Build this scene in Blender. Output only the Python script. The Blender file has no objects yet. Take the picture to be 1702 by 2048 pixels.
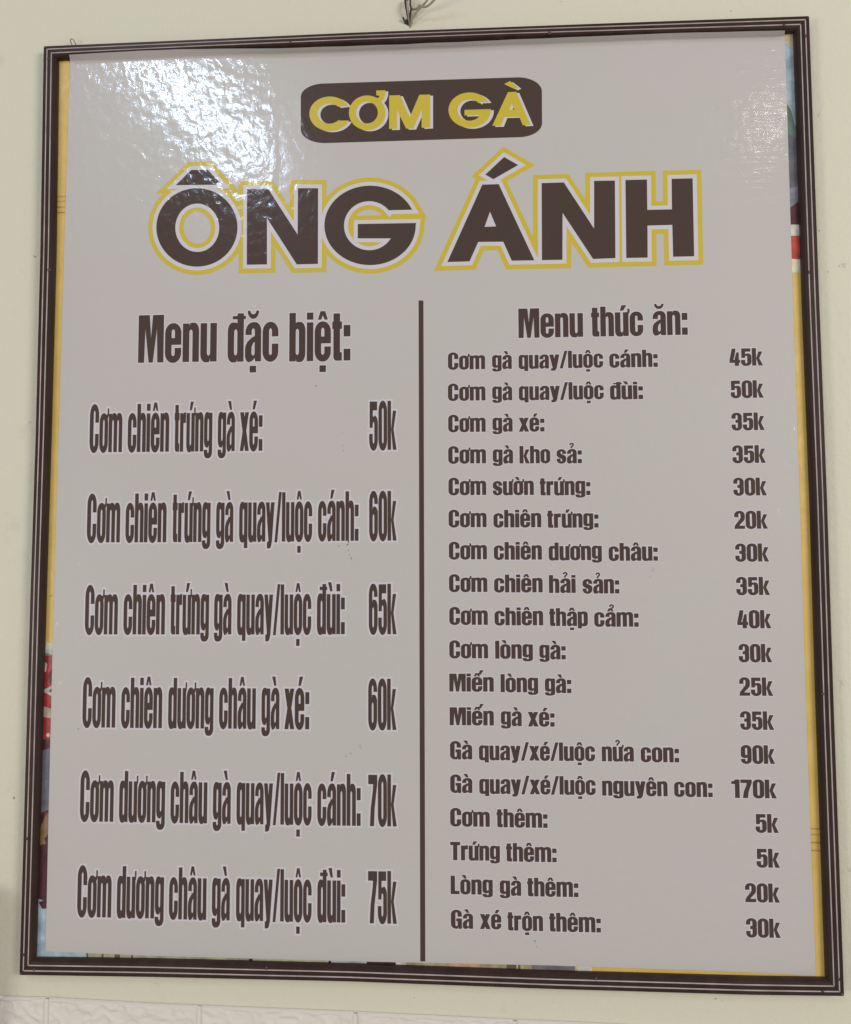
import json
DATA = json.loads(r"""{"LINES":[["LH",[["Menu",-329.8,93.5,154.68],
["đặc",-223.05,59.7,153.88],
["biệt:",-150.23,71.4,153.0]]],
["L1",[["Cơm",-386.12,38.8,49.37],
["chiên",-340.42,49.0,49.18],
["trứng",-284.78,44.5,48.96],
["gà",-233.38,19.7,48.9],
["xé:",-207.38,26.2,48.96]]],
["P1",[["50k",-56.65,31.1,48.22]]],
["L2",[["Cơm",-386.8,39.1,-56.01],
["chiên",-340.99,48.2,-56.16],
["trứng",-285.46,44.4,-56.18],
["gà",-234.13,19.8,-56.28],
["quay/luộc",-207.15,84.6,-56.21],
["cánh:",-115.52,46.4,-55.82]]],
["P2",[["60k",-56.6,30.9,-55.84]]],
["L3",[["Cơm",-386.73,38.4,-162.04],
["chiên",-341.24,48.4,-162.0],
["trứng",-286.23,44.8,-161.98],
["gà",-235.13,19.9,-161.95],
["quay/luộc",-208.33,85.2,-161.92],
["đùi:",-116.26,31.6,-161.61]]],
["P3",[["65k",-56.95,31.0,-161.58]]],
["L4",[["Cơm",-387.18,38.3,-267.79],
["chiên",-341.87,47.5,-268.02],
["dương",-286.95,52.1,-268.07],
["châu",-228.0,41.9,-268.02],
["gà",-179.2,20.2,-268.1],
["xé:",-152.91,28.1,-268.11]]],
["P4",[["60k",-57.58,31.3,-268.1]]],
["L5",[["Cơm",-387.64,38.8,-373.18],
["dương",-342.07,52.8,-373.16],
["châu",-282.57,41.9,-373.44],
["gà",-233.79,20.1,-373.6],
["quay/luộc",-206.71,85.1,-373.69],
["cánh:",-114.85,48.5,-373.92]]],
["P5",[["70k",-57.53,31.5,-374.02]]],
["L6",[["Cơm",-388.39,39.2,-478.74],
["dương",-342.56,53.7,-478.81],
["châu",-282.57,42.4,-479.17],
["gà",-233.58,20.1,-479.2],
["quay/luộc",-206.13,85.0,-479.22],
["đùi:",-114.37,31.0,-479.02]]],
["P6",[["75k",-57.69,31.6,-479.19]]],
["RH",[["Menu",115.46,73.1,175.48],
["thức",198.07,58.2,175.4],
["ăn:",267.13,38.9,175.5]]],
["R1",[["Cơm",34.34,42.3,140.06],
["gà",84.95,22.2,139.81],
["quay/luộc",115.15,95.4,139.56],
["cánh:",217.84,53.9,139.2]]],
["R2",[["Cơm",34.14,42.6,103.85],
["gà",84.78,22.4,103.54],
["quay/luộc",115.06,95.6,103.28],
["đùi:",217.94,36.6,102.6]]],
["R3",[["Cơm",34.24,42.4,67.67],
["gà",84.76,22.5,67.44],
["xé:",114.65,28.6,67.16]]],
["R4",[["Cơm",34.04,42.7,31.5],
["gà",84.74,22.6,31.06],
["kho",115.01,34.3,30.81],
["sả:",156.87,28.0,30.38]]],
["R5",[["Cơm",34.14,42.5,-4.63],
["sườn",84.41,46.0,-5.1],
["trứng:",137.41,56.4,-5.77]]],
["R6",[["Cơm",34.08,42.7,-41.2],
["chiên",84.84,53.5,-41.74],
["trứng:",145.27,57.0,-42.46]]],
["R7",[["Cơm",34.18,42.7,-77.6],
["chiên",84.96,53.6,-78.16],
["dương",146.44,58.9,-79.05],
["châu:",213.15,54.0,-79.94]]],
["R8",[["Cơm",34.12,42.9,-114.26],
["chiên",84.92,54.0,-114.85],
["hải",146.25,29.4,-115.56],
["sản:",183.63,40.3,-116.26]]],
["R9",[["Cơm",34.22,43.0,-151.05],
["chiên",85.04,54.0,-151.65],
["thập",146.06,42.5,-152.4],
["cẩm:",195.89,48.6,-153.15]]],
["R10",[["Cơm",34.0,43.2,-188.4],
["lòng",85.45,41.7,-188.74],
["gà:",134.62,28.9,-189.38]]],
["R11",[["Miến",33.79,49.4,-225.25],
["lòng",91.12,41.4,-225.76],
["gà:",140.28,28.9,-226.45]]],
["R12",[["Miến",34.03,48.9,-262.5],
["gà",91.06,22.8,-262.95],
["xé:",121.0,29.2,-263.32]]],
["R13",[["Gà",34.19,24.4,-299.83],
["quay/xé/luộc",66.39,127.6,-300.51],
["nửa",201.71,34.6,-300.6],
["con:",244.16,41.2,-301.07]]],
["R14",[["Gà",34.16,24.3,-336.49],
["quay/xé/luộc",66.46,127.6,-337.16],
["nguyên",201.41,70.7,-337.72],
["con:",279.5,41.1,-338.06]]],
["R15",[["Cơm",33.94,43.5,-373.02],
["thêm:",85.23,55.7,-373.32]]],
["R16",[["Trứng",33.77,54.5,-409.6],
["thêm:",95.27,55.1,-410.08]]],
["R17",[["Lòng",34.01,46.1,-446.12],
["gà",88.09,23.1,-446.66],
["thêm:",118.09,55.4,-446.99]]],
["R18",[["Gà",34.09,24.1,-482.91],
["xé",66.0,23.1,-482.86],
["trộn",96.0,38.6,-483.82],
["thêm:",141.6,55.6,-484.02]]],
["Q1",[["45k",351.81,36.4,138.72]]],
["Q2",[["50k",352.12,35.8,102.08]]],
["Q3",[["35k",352.16,35.8,65.45]]],
["Q4",[["35k",352.1,35.9,28.56]]],
["Q5",[["30k",352.13,36.0,-7.87]]],
["Q6",[["20k",352.23,35.9,-44.99]]],
["Q7",[["30k",352.25,36.1,-81.4]]],
["Q8",[["35k",352.34,35.9,-118.32]]],
["Q9",[["40k",352.35,36.3,-154.86]]],
["Q10",[["30k",352.93,35.4,-191.92]]],
["Q11",[["25k",352.59,35.8,-228.42]]],
["Q12",[["35k",352.58,35.7,-265.18]]],
["Q13",[["90k",352.24,35.9,-301.74]]],
["Q14",[["170k",341.1,47.8,-338.58]]],
["Q15",[["5k",365.8,24.1,-375.28]]],
["Q16",[["5k",365.75,24.2,-412.18]]],
["Q17",[["20k",352.65,36.1,-448.87]]],
["Q18",[["30k",352.62,35.9,-485.79]]]],"TITLE":[[[[-213.06,314.36],[-213.43,319.67],[-214.4,324.94],[-215.96,330.1],[-218.1,335.08],[-220.79,339.82],[-224.0,344.27],[-227.69,348.36],[-231.81,352.04],[-236.31,355.27],[-241.13,358.0],[-246.22,360.2],[-251.51,361.85],[-256.93,362.91],[-262.42,363.38],[-267.9,363.25],[-273.31,362.51],[-278.57,361.19],[-283.62,359.29],[-288.4,356.84],[-292.84,353.87],[-296.89,350.42],[-300.5,346.53],[-303.61,342.25],[-306.2,337.64],[-308.23,332.75],[-309.66,327.65],[-310.49,322.4],[-310.71,317.07],[-310.31,311.73],[-309.3,306.44],[-307.69,301.27],[-305.5,296.29],[-302.76,291.56],[-299.51,287.13],[-295.79,283.07],[-291.64,279.43],[-287.13,276.24],[-282.29,273.55],[-277.21,271.39],[-271.93,269.8],[-266.53,268.77],[-261.08,268.34],[-255.64,268.5],[-250.27,269.25],[-245.06,270.59],[-240.05,272.49],[-235.32,274.92],[-230.91,277.87],[-226.9,281.3],[-223.32,285.15],[-220.22,289.39],[-217.64,293.96],[-215.62,298.8],[-214.17,303.86],[-213.31,309.06]],[[-235.04,311.28],[-235.49,308.06],[-236.27,304.92],[-237.37,301.93],[-238.76,299.09],[-240.44,296.47],[-242.38,294.08],[-244.55,291.95],[-246.94,290.12],[-249.51,288.6],[-252.22,287.42],[-255.05,286.59],[-257.96,286.11],[-260.92,286.01],[-263.88,286.27],[-266.81,286.89],[-269.67,287.87],[-272.43,289.2],[-275.05,290.86],[-277.5,292.82],[-279.74,295.07],[-281.76,297.57],[-283.52,300.29],[-285.0,303.21],[-286.19,306.28],[-287.06,309.47],[-287.61,312.73],[-287.83,316.02],[-287.72,319.31],[-287.27,322.54],[-286.5,325.69],[-285.4,328.7],[-284.01,331.55],[-282.33,334.2],[-280.38,336.6],[-278.19,338.74],[-275.79,340.58],[-273.21,342.1],[-270.48,343.28],[-267.63,344.11],[-264.71,344.58],[-261.74,344.68],[-258.77,344.4],[-255.84,343.77],[-252.97,342.77],[-250.21,341.42],[-247.59,339.75],[-245.15,337.77],[-242.91,335.51],[-240.9,333.0],[-239.15,330.27],[-237.68,327.34],[-236.51,324.27],[-235.65,321.09],[-235.12,317.84],[-234.91,314.55]]],[[[-288.03,367.91],[-269.74,385.88],[-249.76,385.66],[-232.89,366.83]]],[[[-202.12,360.5],[-176.83,359.93],[-141.33,303.76],[-141.26,359.67],[-117.36,358.94],[-117.15,268.0],[-142.12,268.02],[-177.95,324.69],[-177.48,268.91],[-201.4,269.1]]],[[[-6.53,329.8],[-7.74,331.91],[-10.42,336.31],[-13.6,340.47],[-17.24,344.32],[-21.29,347.83],[-25.73,350.96],[-30.5,353.68],[-35.55,355.95],[-40.82,357.76],[-46.26,359.07],[-51.81,359.87],[-57.41,360.17],[-62.99,359.94],[-68.5,359.2],[-73.88,357.94],[-79.06,356.2],[-83.99,353.97],[-88.62,351.3],[-92.89,348.2],[-96.76,344.71],[-100.19,340.88],[-103.13,336.73],[-105.56,332.32],[-107.44,327.69],[-108.77,322.91],[-109.52,318.01],[-109.69,313.05],[-109.27,308.09],[-108.27,303.18],[-106.71,298.38],[-104.6,293.73],[-101.96,289.29],[-98.82,285.1],[-95.22,281.21],[-91.2,277.67],[-86.8,274.5],[-82.07,271.75],[-77.06,269.44],[-71.83,267.6],[-66.43,266.24],[-60.92,265.38],[-55.36,265.03],[-49.81,265.19],[-44.32,265.87],[-38.97,267.04],[-33.8,268.7],[-28.87,270.84],[-24.23,273.42],[-19.93,276.42],[-16.02,279.81],[-12.54,283.55],[-9.53,287.6],[-7.01,291.93],[-5.02,296.47],[-3.58,301.19],[-2.71,306.03],[-2.4,310.95],[-2.0,313.78],[-70.31,314.48],[-70.28,297.34],[-31.31,296.28],[-33.58,293.37],[-35.77,290.95],[-38.23,288.79],[-40.93,286.93],[-43.83,285.39],[-46.89,284.19],[-50.08,283.34],[-53.35,282.85],[-56.68,282.73],[-60.0,282.98],[-63.29,283.6],[-66.5,284.58],[-69.59,285.91],[-72.52,287.57],[-75.25,289.54],[-77.75,291.8],[-79.99,294.32],[-81.94,297.06],[-83.56,300.0],[-84.86,303.09],[-85.79,306.29],[-86.36,309.57],[-86.56,312.89],[-86.38,316.19],[-85.83,319.45],[-84.9,322.61],[-83.62,325.63],[-82.0,328.49],[-80.06,331.14],[-77.83,333.54],[-75.33,335.68],[-72.59,337.51],[-69.66,339.02],[-66.56,340.18],[-63.34,340.99],[-60.04,341.43],[-56.7,341.5],[-53.37,341.19],[-50.08,340.51],[-46.88,339.48],[-43.81,338.09],[-40.9,336.38],[-38.2,334.35],[-35.74,332.05],[-33.54,329.5],[-33.27,329.97]]],[[[100.94,389.56],[117.01,379.44],[88.25,363.44],[79.01,369.24]]],[[[75.35,357.32],[94.31,357.34],[134.32,265.89],[108.53,266.14],[98.96,288.73],[70.06,289.31],[59.85,266.57],[34.21,266.42]],[[77.49,306.89],[90.88,307.13],[83.96,324.94]]],[[[143.88,357.03],[169.34,357.05],[203.14,301.39],[204.09,357.79],[227.81,357.46],[226.71,266.14],[201.38,265.78],[167.45,320.92],[166.46,265.67],[143.1,265.87]]],[[[239.84,357.69],[264.24,357.53],[263.88,321.75],[291.8,321.54],[292.23,357.47],[315.9,357.33],[315.41,266.05],[291.89,266.06],[291.78,303.33],[263.69,303.32],[263.1,265.8],[239.05,266.02]]]],"PILL":[[-138.57,471.17],[-138.24,473.72],[-137.21,476.18],[-135.51,478.49],[-133.18,480.59],[-130.29,482.44],[-126.89,483.98],[-123.09,485.17],[-118.96,486.0],[-114.62,486.44],[-110.17,486.47],[118.18,485.23],[122.51,484.86],[126.72,484.07],[130.72,482.9],[134.4,481.37],[137.68,479.52],[140.47,477.4],[142.7,475.05],[144.33,472.54],[145.3,469.93],[145.61,467.28],[145.3,428.66],[144.92,426.05],[143.88,423.53],[142.2,421.16],[139.92,418.99],[137.09,417.09],[133.79,415.49],[130.09,414.25],[126.09,413.38],[121.88,412.91],[117.56,412.85],[-109.88,413.51],[-114.31,413.86],[-118.64,414.61],[-122.75,415.73],[-126.55,417.21],[-129.95,419.0],[-132.85,421.06],[-135.2,423.35],[-136.92,425.79],[-137.97,428.34],[-138.34,430.93]],"NAME":[[[[-82.45,458.09],[-81.76,457.75],[-82.94,459.56],[-84.32,461.27],[-85.87,462.87],[-87.59,464.35],[-89.46,465.67],[-91.47,466.85],[-93.58,467.85],[-95.8,468.68],[-98.08,469.33],[-100.42,469.79],[-102.79,470.05],[-105.17,470.11],[-107.53,469.98],[-109.86,469.65],[-112.13,469.13],[-114.32,468.42],[-116.41,467.52],[-118.38,466.46],[-120.21,465.23],[-121.89,463.85],[-123.4,462.33],[-124.72,460.68],[-125.85,458.92],[-126.77,457.08],[-127.47,455.15],[-127.95,453.17],[-128.2,451.15],[-128.22,449.11],[-128.01,447.07],[-127.57,445.05],[-126.91,443.06],[-126.04,441.13],[-124.95,439.27],[-123.67,437.51],[-122.2,435.85],[-120.55,434.32],[-118.75,432.92],[-116.81,431.67],[-114.75,430.59],[-112.58,429.67],[-110.33,428.94],[-108.02,428.39],[-105.67,428.04],[-103.3,427.88],[-100.93,427.91],[-98.59,428.15],[-96.3,428.57],[-94.07,429.19],[-91.94,429.99],[-89.91,430.96],[-88.01,432.11],[-86.26,433.41],[-84.67,434.85],[-83.25,436.43],[-82.03,438.12],[-81.0,439.92],[-83.59,440.04],[-91.95,440.24],[-93.12,441.28],[-94.39,440.08],[-95.85,439.06],[-97.45,438.22],[-99.19,437.58],[-101.02,437.15],[-102.9,436.95],[-104.81,436.98],[-106.72,437.23],[-108.57,437.7],[-110.35,438.39],[-112.02,439.27],[-113.54,440.34],[-114.9,441.58],[-116.06,442.95],[-117.0,444.45],[-117.71,446.03],[-118.17,447.67],[-118.37,449.34],[-118.32,451.01],[-118.0,452.65],[-117.43,454.23],[-116.62,455.71],[-115.58,457.08],[-114.34,458.3],[-112.9,459.36],[-111.31,460.23],[-109.59,460.9],[-107.77,461.35],[-105.89,461.58],[-103.97,461.59],[-102.06,461.36],[-100.2,460.92],[-98.4,460.26],[-96.72,459.4],[-95.18,458.35],[-93.8,457.13],[-90.63,457.45]]],[[[-37.6,447.79],[-37.73,450.16],[-38.14,452.51],[-38.81,454.81],[-39.74,457.04],[-40.91,459.16],[-42.32,461.14],[-43.94,462.97],[-45.76,464.62],[-47.75,466.07],[-49.88,467.3],[-52.13,468.29],[-54.48,469.04],[-56.88,469.52],[-59.32,469.75],[-61.76,469.71],[-64.16,469.4],[-66.51,468.83],[-68.77,468.0],[-70.9,466.93],[-72.9,465.63],[-74.72,464.11],[-76.34,462.4],[-77.75,460.51],[-78.93,458.47],[-79.86,456.31],[-80.53,454.05],[-80.94,451.73],[-81.07,449.36],[-80.93,446.99],[-80.52,444.63],[-79.83,442.33],[-78.9,440.1],[-77.71,437.99],[-76.3,436.0],[-74.67,434.18],[-72.84,432.54],[-70.85,431.1],[-68.72,429.88],[-66.47,428.89],[-64.12,428.16],[-61.72,427.68],[-59.29,427.46],[-56.86,427.51],[-54.46,427.82],[-52.13,428.39],[-49.88,429.22],[-47.75,430.29],[-45.77,431.59],[-43.96,433.1],[-42.34,434.8],[-40.93,436.68],[-39.75,438.71],[-38.82,440.86],[-38.14,443.11],[-37.74,445.43]],[[-46.81,446.92],[-47.05,445.47],[-47.45,444.06],[-48.0,442.71],[-48.7,441.44],[-49.53,440.26],[-50.49,439.19],[-51.56,438.25],[-52.74,437.43],[-54.0,436.76],[-55.33,436.24],[-56.71,435.88],[-58.13,435.68],[-59.57,435.65],[-61.01,435.78],[-62.43,436.08],[-63.82,436.54],[-65.15,437.15],[-66.41,437.92],[-67.59,438.81],[-68.67,439.84],[-69.63,440.98],[-70.47,442.22],[-71.17,443.54],[-71.72,444.93],[-72.12,446.37],[-72.37,447.84],[-72.45,449.33],[-72.37,450.81],[-72.13,452.26],[-71.73,453.68],[-71.18,455.03],[-70.49,456.3],[-69.65,457.48],[-68.69,458.56],[-67.61,459.51],[-66.44,460.32],[-65.17,461.0],[-63.84,461.52],[-62.45,461.88],[-61.03,462.07],[-59.59,462.1],[-58.15,461.97],[-56.72,461.66],[-55.34,461.2],[-54.0,460.58],[-52.74,459.82],[-51.56,458.92],[-50.49,457.89],[-49.53,456.75],[-48.69,455.51],[-48.0,454.18],[-47.45,452.79],[-47.05,451.35],[-46.81,449.88],[-46.73,448.4]]],[[[-48.71,475.42],[-37.76,475.29],[-37.76,471.09],[-39.39,465.55],[-42.29,461.46],[-47.54,465.85],[-45.0,467.16],[-44.82,469.21],[-48.44,469.34]]],[[[-33.33,468.79],[-20.38,468.7],[-9.03,441.24],[2.27,468.24],[15.16,468.14],[14.99,428.27],[4.93,428.05],[5.01,449.8],[-4.96,427.62],[-13.36,427.73],[-23.98,450.46],[-24.02,427.91],[-33.38,428.04]]],[[[84.06,456.72],[83.38,456.76],[81.85,459.0],[80.02,461.08],[77.92,462.96],[75.59,464.62],[73.05,466.04],[70.34,467.19],[67.5,468.06],[64.57,468.63],[61.59,468.9],[58.61,468.87],[55.67,468.53],[52.81,467.88],[50.07,466.94],[47.5,465.72],[45.12,464.24],[42.98,462.52],[41.11,460.59],[39.53,458.46],[38.26,456.18],[37.32,453.78],[36.73,451.29],[36.5,448.74],[36.63,446.18],[37.11,443.64],[37.94,441.15],[39.11,438.76],[40.6,436.5],[42.38,434.4],[44.44,432.48],[46.74,430.79],[49.25,429.33],[51.94,428.14],[54.75,427.23],[57.67,426.61],[60.63,426.3],[63.6,426.28],[66.54,426.58],[69.41,427.17],[72.16,428.06],[74.76,429.22],[77.16,430.65],[79.33,432.32],[81.25,434.22],[82.89,436.3],[84.21,438.54],[85.21,440.91],[85.86,443.38],[86.17,445.91],[86.2,447.81],[55.26,447.97],[55.22,441.25],[72.64,441.2],[72.23,439.25],[70.75,437.83],[69.04,436.65],[67.14,435.73],[65.1,435.09],[62.97,434.75],[60.79,434.72],[58.63,435.0],[56.52,435.57],[54.53,436.43],[52.69,437.56],[51.06,438.93],[49.67,440.51],[48.55,442.25],[47.74,444.13],[47.25,446.08],[47.09,448.08],[47.27,450.06],[47.79,451.98],[48.63,453.8],[49.76,455.46],[51.18,456.94],[52.83,458.19],[54.68,459.19],[56.69,459.91],[58.81,460.34],[60.98,460.45],[63.16,460.26],[65.29,459.76],[67.32,458.98],[69.21,457.92],[70.9,456.61],[72.36,455.08],[73.69,456.72]]],[[[106.17,467.61],[115.95,467.63],[132.06,427.22],[122.87,427.16],[118.94,437.62],[101.81,437.85],[97.65,427.48],[87.5,427.64]],[[107.43,446.27],[113.33,446.25],[110.45,453.63]]],[[[108.71,480.98],[118.41,472.53],[114.14,470.96],[101.83,477.58]]]],"SHADOW":[3.33,-1.46],"DIVIDER":[[0.64,221.75],[6.21,221.62],[5.53,-519.47],[0.02,-519.59]],"FO":{"top":[[-450.41,541.5],[-258.48,541.98],[-78.72,542.84],[97.38,542.12],[269.92,541.46],[449.59,540.6]],"right":[[449.59,540.6],[449.93,209.57],[450.76,-14.37],[450.09,-231.43],[450.33,-541.42]],"bottom":[[-449.67,-540.54],[-299.95,-539.23],[-76.58,-538.81],[140.71,-541.53],[352.17,-542.53],[450.33,-541.42]],"left":[[-450.41,541.5],[-447.89,299.23],[-447.59,63.5],[-448.71,-113.59],[-449.15,-320.13],[-449.67,-540.54]]},"FI":{"top":[[-435.5,527.06],[-259.94,528.91],[-79.43,529.27],[97.4,529.2],[270.63,526.96],[433.62,524.93]],"right":[[433.62,524.93],[433.29,211.54],[434.36,-13.83],[433.54,-232.28],[433.85,-525.25]],"bottom":[[-434.01,-523.33],[-302.2,-522.06],[-77.35,-522.49],[141.37,-525.01],[354.22,-525.86],[433.85,-525.25]],"left":[[-434.57,527.03],[-431.79,291.63],[-432.18,64.06],[-433.18,-110.89],[-433.47,-337.96],[-434.01,-523.33]]},"SCREW":{"top":[[-428.25,535.09],[-149.52,532.84],[154.57,531.58],[420.8,530.23]],"right":[[444.33,516.16],[439.21,241.46],[438.17,-225.07],[444.36,-523.5]],"bottom":[[-432.24,-533.37],[-169.2,-526.08],[190.07,-528.9],[427.64,-536.44]],"left":[[-443.11,524.77],[-435.76,265.66],[-445.03,-390.6],[-445.07,-517.67]]},"PL":[[-420.93,526.14],[-422.6,292.6],[-423.81,64.44],[-424.51,-110.99],[-424.55,-338.68],[-423.96,-517.52]],"PR":[[424.59,522.6],[423.79,212.78],[424.06,-13.49],[423.47,-232.82],[423.6,-313.35],[424.51,-524.68]],"PC":[[-420.93,526.14],[-333.16,523.88],[-290.25,525.29],[-238.41,525.69],[-169.95,526.03],[-20.37,525.81],[155.77,525.0],[299.82,523.59],[424.59,522.6]],"PT":[[-417.44,527.98],[-329.1,529.48],[-286.6,529.18],[-235.26,528.13],[-167.48,525.54],[-19.46,524.48],[154.87,524.95],[297.46,524.99],[420.9,522.83]],"PB":[[-423.96,-517.52],[-303.49,-519.65],[-77.83,-520.67],[141.71,-520.14],[355.33,-522.42],[424.51,-524.68]],"BRICKTOP":[[-476.43,-569.45],[-422.38,-568.95],[-303.24,-572.62],[-77.99,-575.79],[97.74,-579.48],[189.52,-581.02]],"BRICKJ":[[-422.38,-569.06],[-249.16,-573.96],[-71.88,-576.17],[102.9,-579.35]],"WIRES":[[-12.17,584.21],[-13.24,574.98],[-10.66,558.53],[-14.85,559.8],[-16.42,563.13]],"WB":[[-13.02,586.47],[-13.87,582.13],[-13.04,574.42],[-11.48,566.7],[-10.13,559.86]],"WB2":[[-12.86,585.3],[-9.49,584.71],[-7.61,580.48],[-7.63,575.01],[-6.59,569.51],[-8.18,564.12],[-9.98,558.52],[-14.49,560.24],[-16.9,564.28]],"WD":[[-11.13,582.75],[-11.25,577.08],[-10.63,570.51],[-9.81,563.94],[-8.99,557.91]],"WC":[[-9.11,554.5],[-6.17,560.01],[-1.46,565.22],[3.24,569.58],[10.55,572.84],[16.82,577.44],[21.53,582.66],[26.26,591.14]],"WC2":[[-7.18,571.98],[-1.97,570.13],[4.29,570.18],[12.62,570.25],[20.97,574.0],[27.23,578.07],[31.42,583.31],[35.62,590.72]],"NAIL":[[-419.36,546.4],[-419.75,549.58],[-418.56,551.74],[-416.37,551.65],[-415.07,549.38],[-415.32,546.87]],"POST_TL":[-421.56,526.48],"STAINS":[[[-80.46,-58.96],2.2],[[-81.61,-61.23],1.6],[[-91.38,-61.18],1.2],[[-80.45,-66.37],0.9],[[-78.72,-71.51],0.8],[[-76.99,-75.5],1.3],[[-119.04,124.16],1.2],[[-87.11,70.02],0.9],[[-87.07,53.78],0.7],[[-86.48,47.98],0.7],[[-65.86,-287.11],1.9],[[-82.51,-297.46],1.5],[[-77.15,-294.11],0.8],[[262.15,-90.42],1.3],[[258.14,-98.19],0.6],[[125.77,-494.03],1.0],[[127.87,-500.35],0.7],[[-391.62,-268.61],1.0],[[-428.51,-117.92],1.6],[[125.22,-494.58],0.8]],"WALLSPOT":[[[482.69,252.8],5],[[477.12,251.21],2],[[457.56,294.11],1.4],[[461.17,401.4],1.2],[[365.37,558.48],1.6],[[469.63,-24.65],1.4],[[-7.39,-559.81],1.5],[[-296.17,-552.24],3],[[460.96,428.65],3],[[464.8,246.3],1.6],[[319.94,-553.36],1.5],[[463.98,-216.01],4],[[465.93,-415.01],4],[[-460.59,288.07],2.5],[[-462.43,86.53],4],[[-468.14,-349.41],2]],"PR_L":[["w",[[-452.09,-162.24],[-412.99,-178.46],[-412.44,-200.8],[-451.77,-174.03]]],
["g",[[-451.64,-178.52],[-412.74,-188.52],[-412.74,-188.52],[-451.47,-184.68]]],
["r",[[-451.4,-187.48],[-412.81,-185.73],[-411.08,-255.24],[-449.8,-245.48]]],
["w",[[-436.27,-227.04],[-419.72,-218.07],[-419.28,-235.29]]],
["k",[[-428.06,-226.97],[-419.58,-219.71],[-419.27,-231.93]]],
["c",[[-449.95,-239.92],[-411.19,-250.81],[-410.94,-260.77],[-449.58,-253.25]]],
["r",[[-449.58,-253.25],[-410.94,-260.77],[-410.34,-285.06],[-448.27,-300.81]]],
["m",[[-448.76,-283.15],[-410.48,-279.55],[-410.23,-289.47],[-448.21,-303.02]]],
["s",[[-448.3,-299.71],[-410.31,-286.17],[-408.31,-366.61],[-445.98,-383.86]]],
["m",[[-446.38,-369.33],[-408.61,-354.33],[-407.34,-405.57],[-445.22,-411.7]]],
["b",[[-422.56,-380.17],[-424.02,-386.53],[-427.02,-391.23],[-430.02,-393.53],[-432.1,-393.08],[-433.78,-389.73],[-434.38,-384.23],[-432.86,-377.88],[-430.31,-371.75],[-428.06,-366.88],[-425.6,-364.45],[-423.09,-365.01],[-421.97,-368.24],[-422.12,-373.58]]],
["b",[[-427.92,-396.08],[-427.08,-399.87],[-428.04,-403.2],[-429.77,-405.27],[-431.62,-405.61],[-434.07,-404.3],[-436.32,-401.56],[-437.1,-397.76],[-436.97,-393.79],[-436.68,-390.58],[-435.44,-388.6],[-433.21,-388.19],[-431.25,-389.59],[-429.66,-392.46]]],
["r",[[-423.58,-402.35],[-423.52,-404.04],[-424.51,-405.41],[-425.82,-406.18],[-427.0,-406.2],[-428.35,-405.46],[-429.41,-404.13],[-429.43,-402.44],[-428.88,-400.74],[-428.32,-399.38],[-427.32,-398.61],[-425.9,-398.59],[-424.86,-399.33],[-424.22,-400.67]]],
["m",[[-430.32,-372.94],[-431.04,-375.0],[-432.21,-376.46],[-433.29,-377.12],[-433.96,-376.9],[-434.4,-375.73],[-434.4,-373.89],[-433.66,-371.84],[-432.59,-369.89],[-431.66,-368.35],[-430.76,-367.63],[-429.94,-367.9],[-429.69,-369.0],[-429.93,-370.77]]],
["m",[[-448.39,-402.85],[-407.59,-395.58],[-405.74,-469.67],[-446.92,-456.08]]],
["l",[[-446.92,-456.08],[-405.77,-468.57],[-404.29,-527.74],[-444.9,-528.64]]],
["m",[[-433.64,-463.97],[-421.53,-458.79],[-421.23,-470.36],[-429.37,-471.06]]],
["w2",[[-425.39,-276.78],[-425.35,-277.76],[-426.03,-278.55],[-426.93,-279.0],[-427.74,-279.0],[-428.66,-278.57],[-429.39,-277.79],[-429.4,-276.81],[-429.02,-275.83],[-428.63,-275.04],[-427.94,-274.59],[-426.96,-274.59],[-426.25,-275.02],[-425.82,-275.8]]],
["m",[[-422.16,-209.22],[-422.9,-213.1],[-424.52,-216.0],[-426.18,-217.46],[-427.36,-217.23],[-428.35,-215.24],[-428.76,-211.93],[-427.99,-208.05],[-426.64,-204.29],[-425.43,-201.3],[-424.09,-199.78],[-422.67,-200.06],[-421.99,-201.99],[-422.0,-205.22]]],
["m",[[-433.47,-272.33],[-433.33,-276.75],[-434.48,-280.3],[-436.03,-282.28],[-437.46,-282.29],[-439.12,-280.34],[-440.46,-276.8],[-440.56,-272.38],[-439.95,-267.96],[-439.32,-264.4],[-438.14,-262.42],[-436.41,-262.41],[-435.13,-264.37],[-434.31,-267.92]]],
["w2",[[-434.89,-191.88],[-430.6,-196.34],[-431.77,-204.71],[-434.54,-205.28]]],
["o",[[-444.77,359.38],[-417.07,359.28],[-417.04,357.87],[-444.73,357.9]]],
["o",[[-444.61,353.53],[-416.93,353.44],[-416.9,352.03],[-444.57,352.05]]],
["o",[[-444.43,346.45],[-416.76,346.37],[-416.73,344.96],[-444.39,344.97]]],
["o",[[-444.25,339.68],[-416.6,339.62],[-416.56,338.21],[-444.21,338.21]]]],"PR_R":[["t",[[419.48,532.81],[441.99,531.86],[440.99,500.77],[419.04,518.43]]],
["l",[[419.11,520.82],[443.71,498.27],[440.11,386.99],[415.03,387.83]]],
["n",[[424.5,442.96],[429.23,433.3],[432.62,416.62],[440.88,395.69],[420.81,396.37]]],
["s",[[415.72,410.23],[440.53,399.93],[438.75,344.8],[413.5,337.96]]],
["s2",[[413.59,340.89],[441.56,345.88],[440.97,327.69],[412.62,309.15]]],
["m",[[412.68,311.43],[442.26,333.35],[441.17,299.82],[412.35,300.62]]],
["w",[[412.35,300.62],[441.17,299.82],[440.75,287.01],[411.95,287.34]]],
["r2",[[411.95,287.57],[440.75,287.01],[439.82,258.53],[411.14,260.96]]],
["w3",[[411.15,261.52],[440.94,259.07],[440.45,244.08],[410.65,245.15]]],
["o",[[420.85,-369.59],[439.31,-370.4],[439.26,-371.99],[420.8,-371.18]]],
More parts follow.
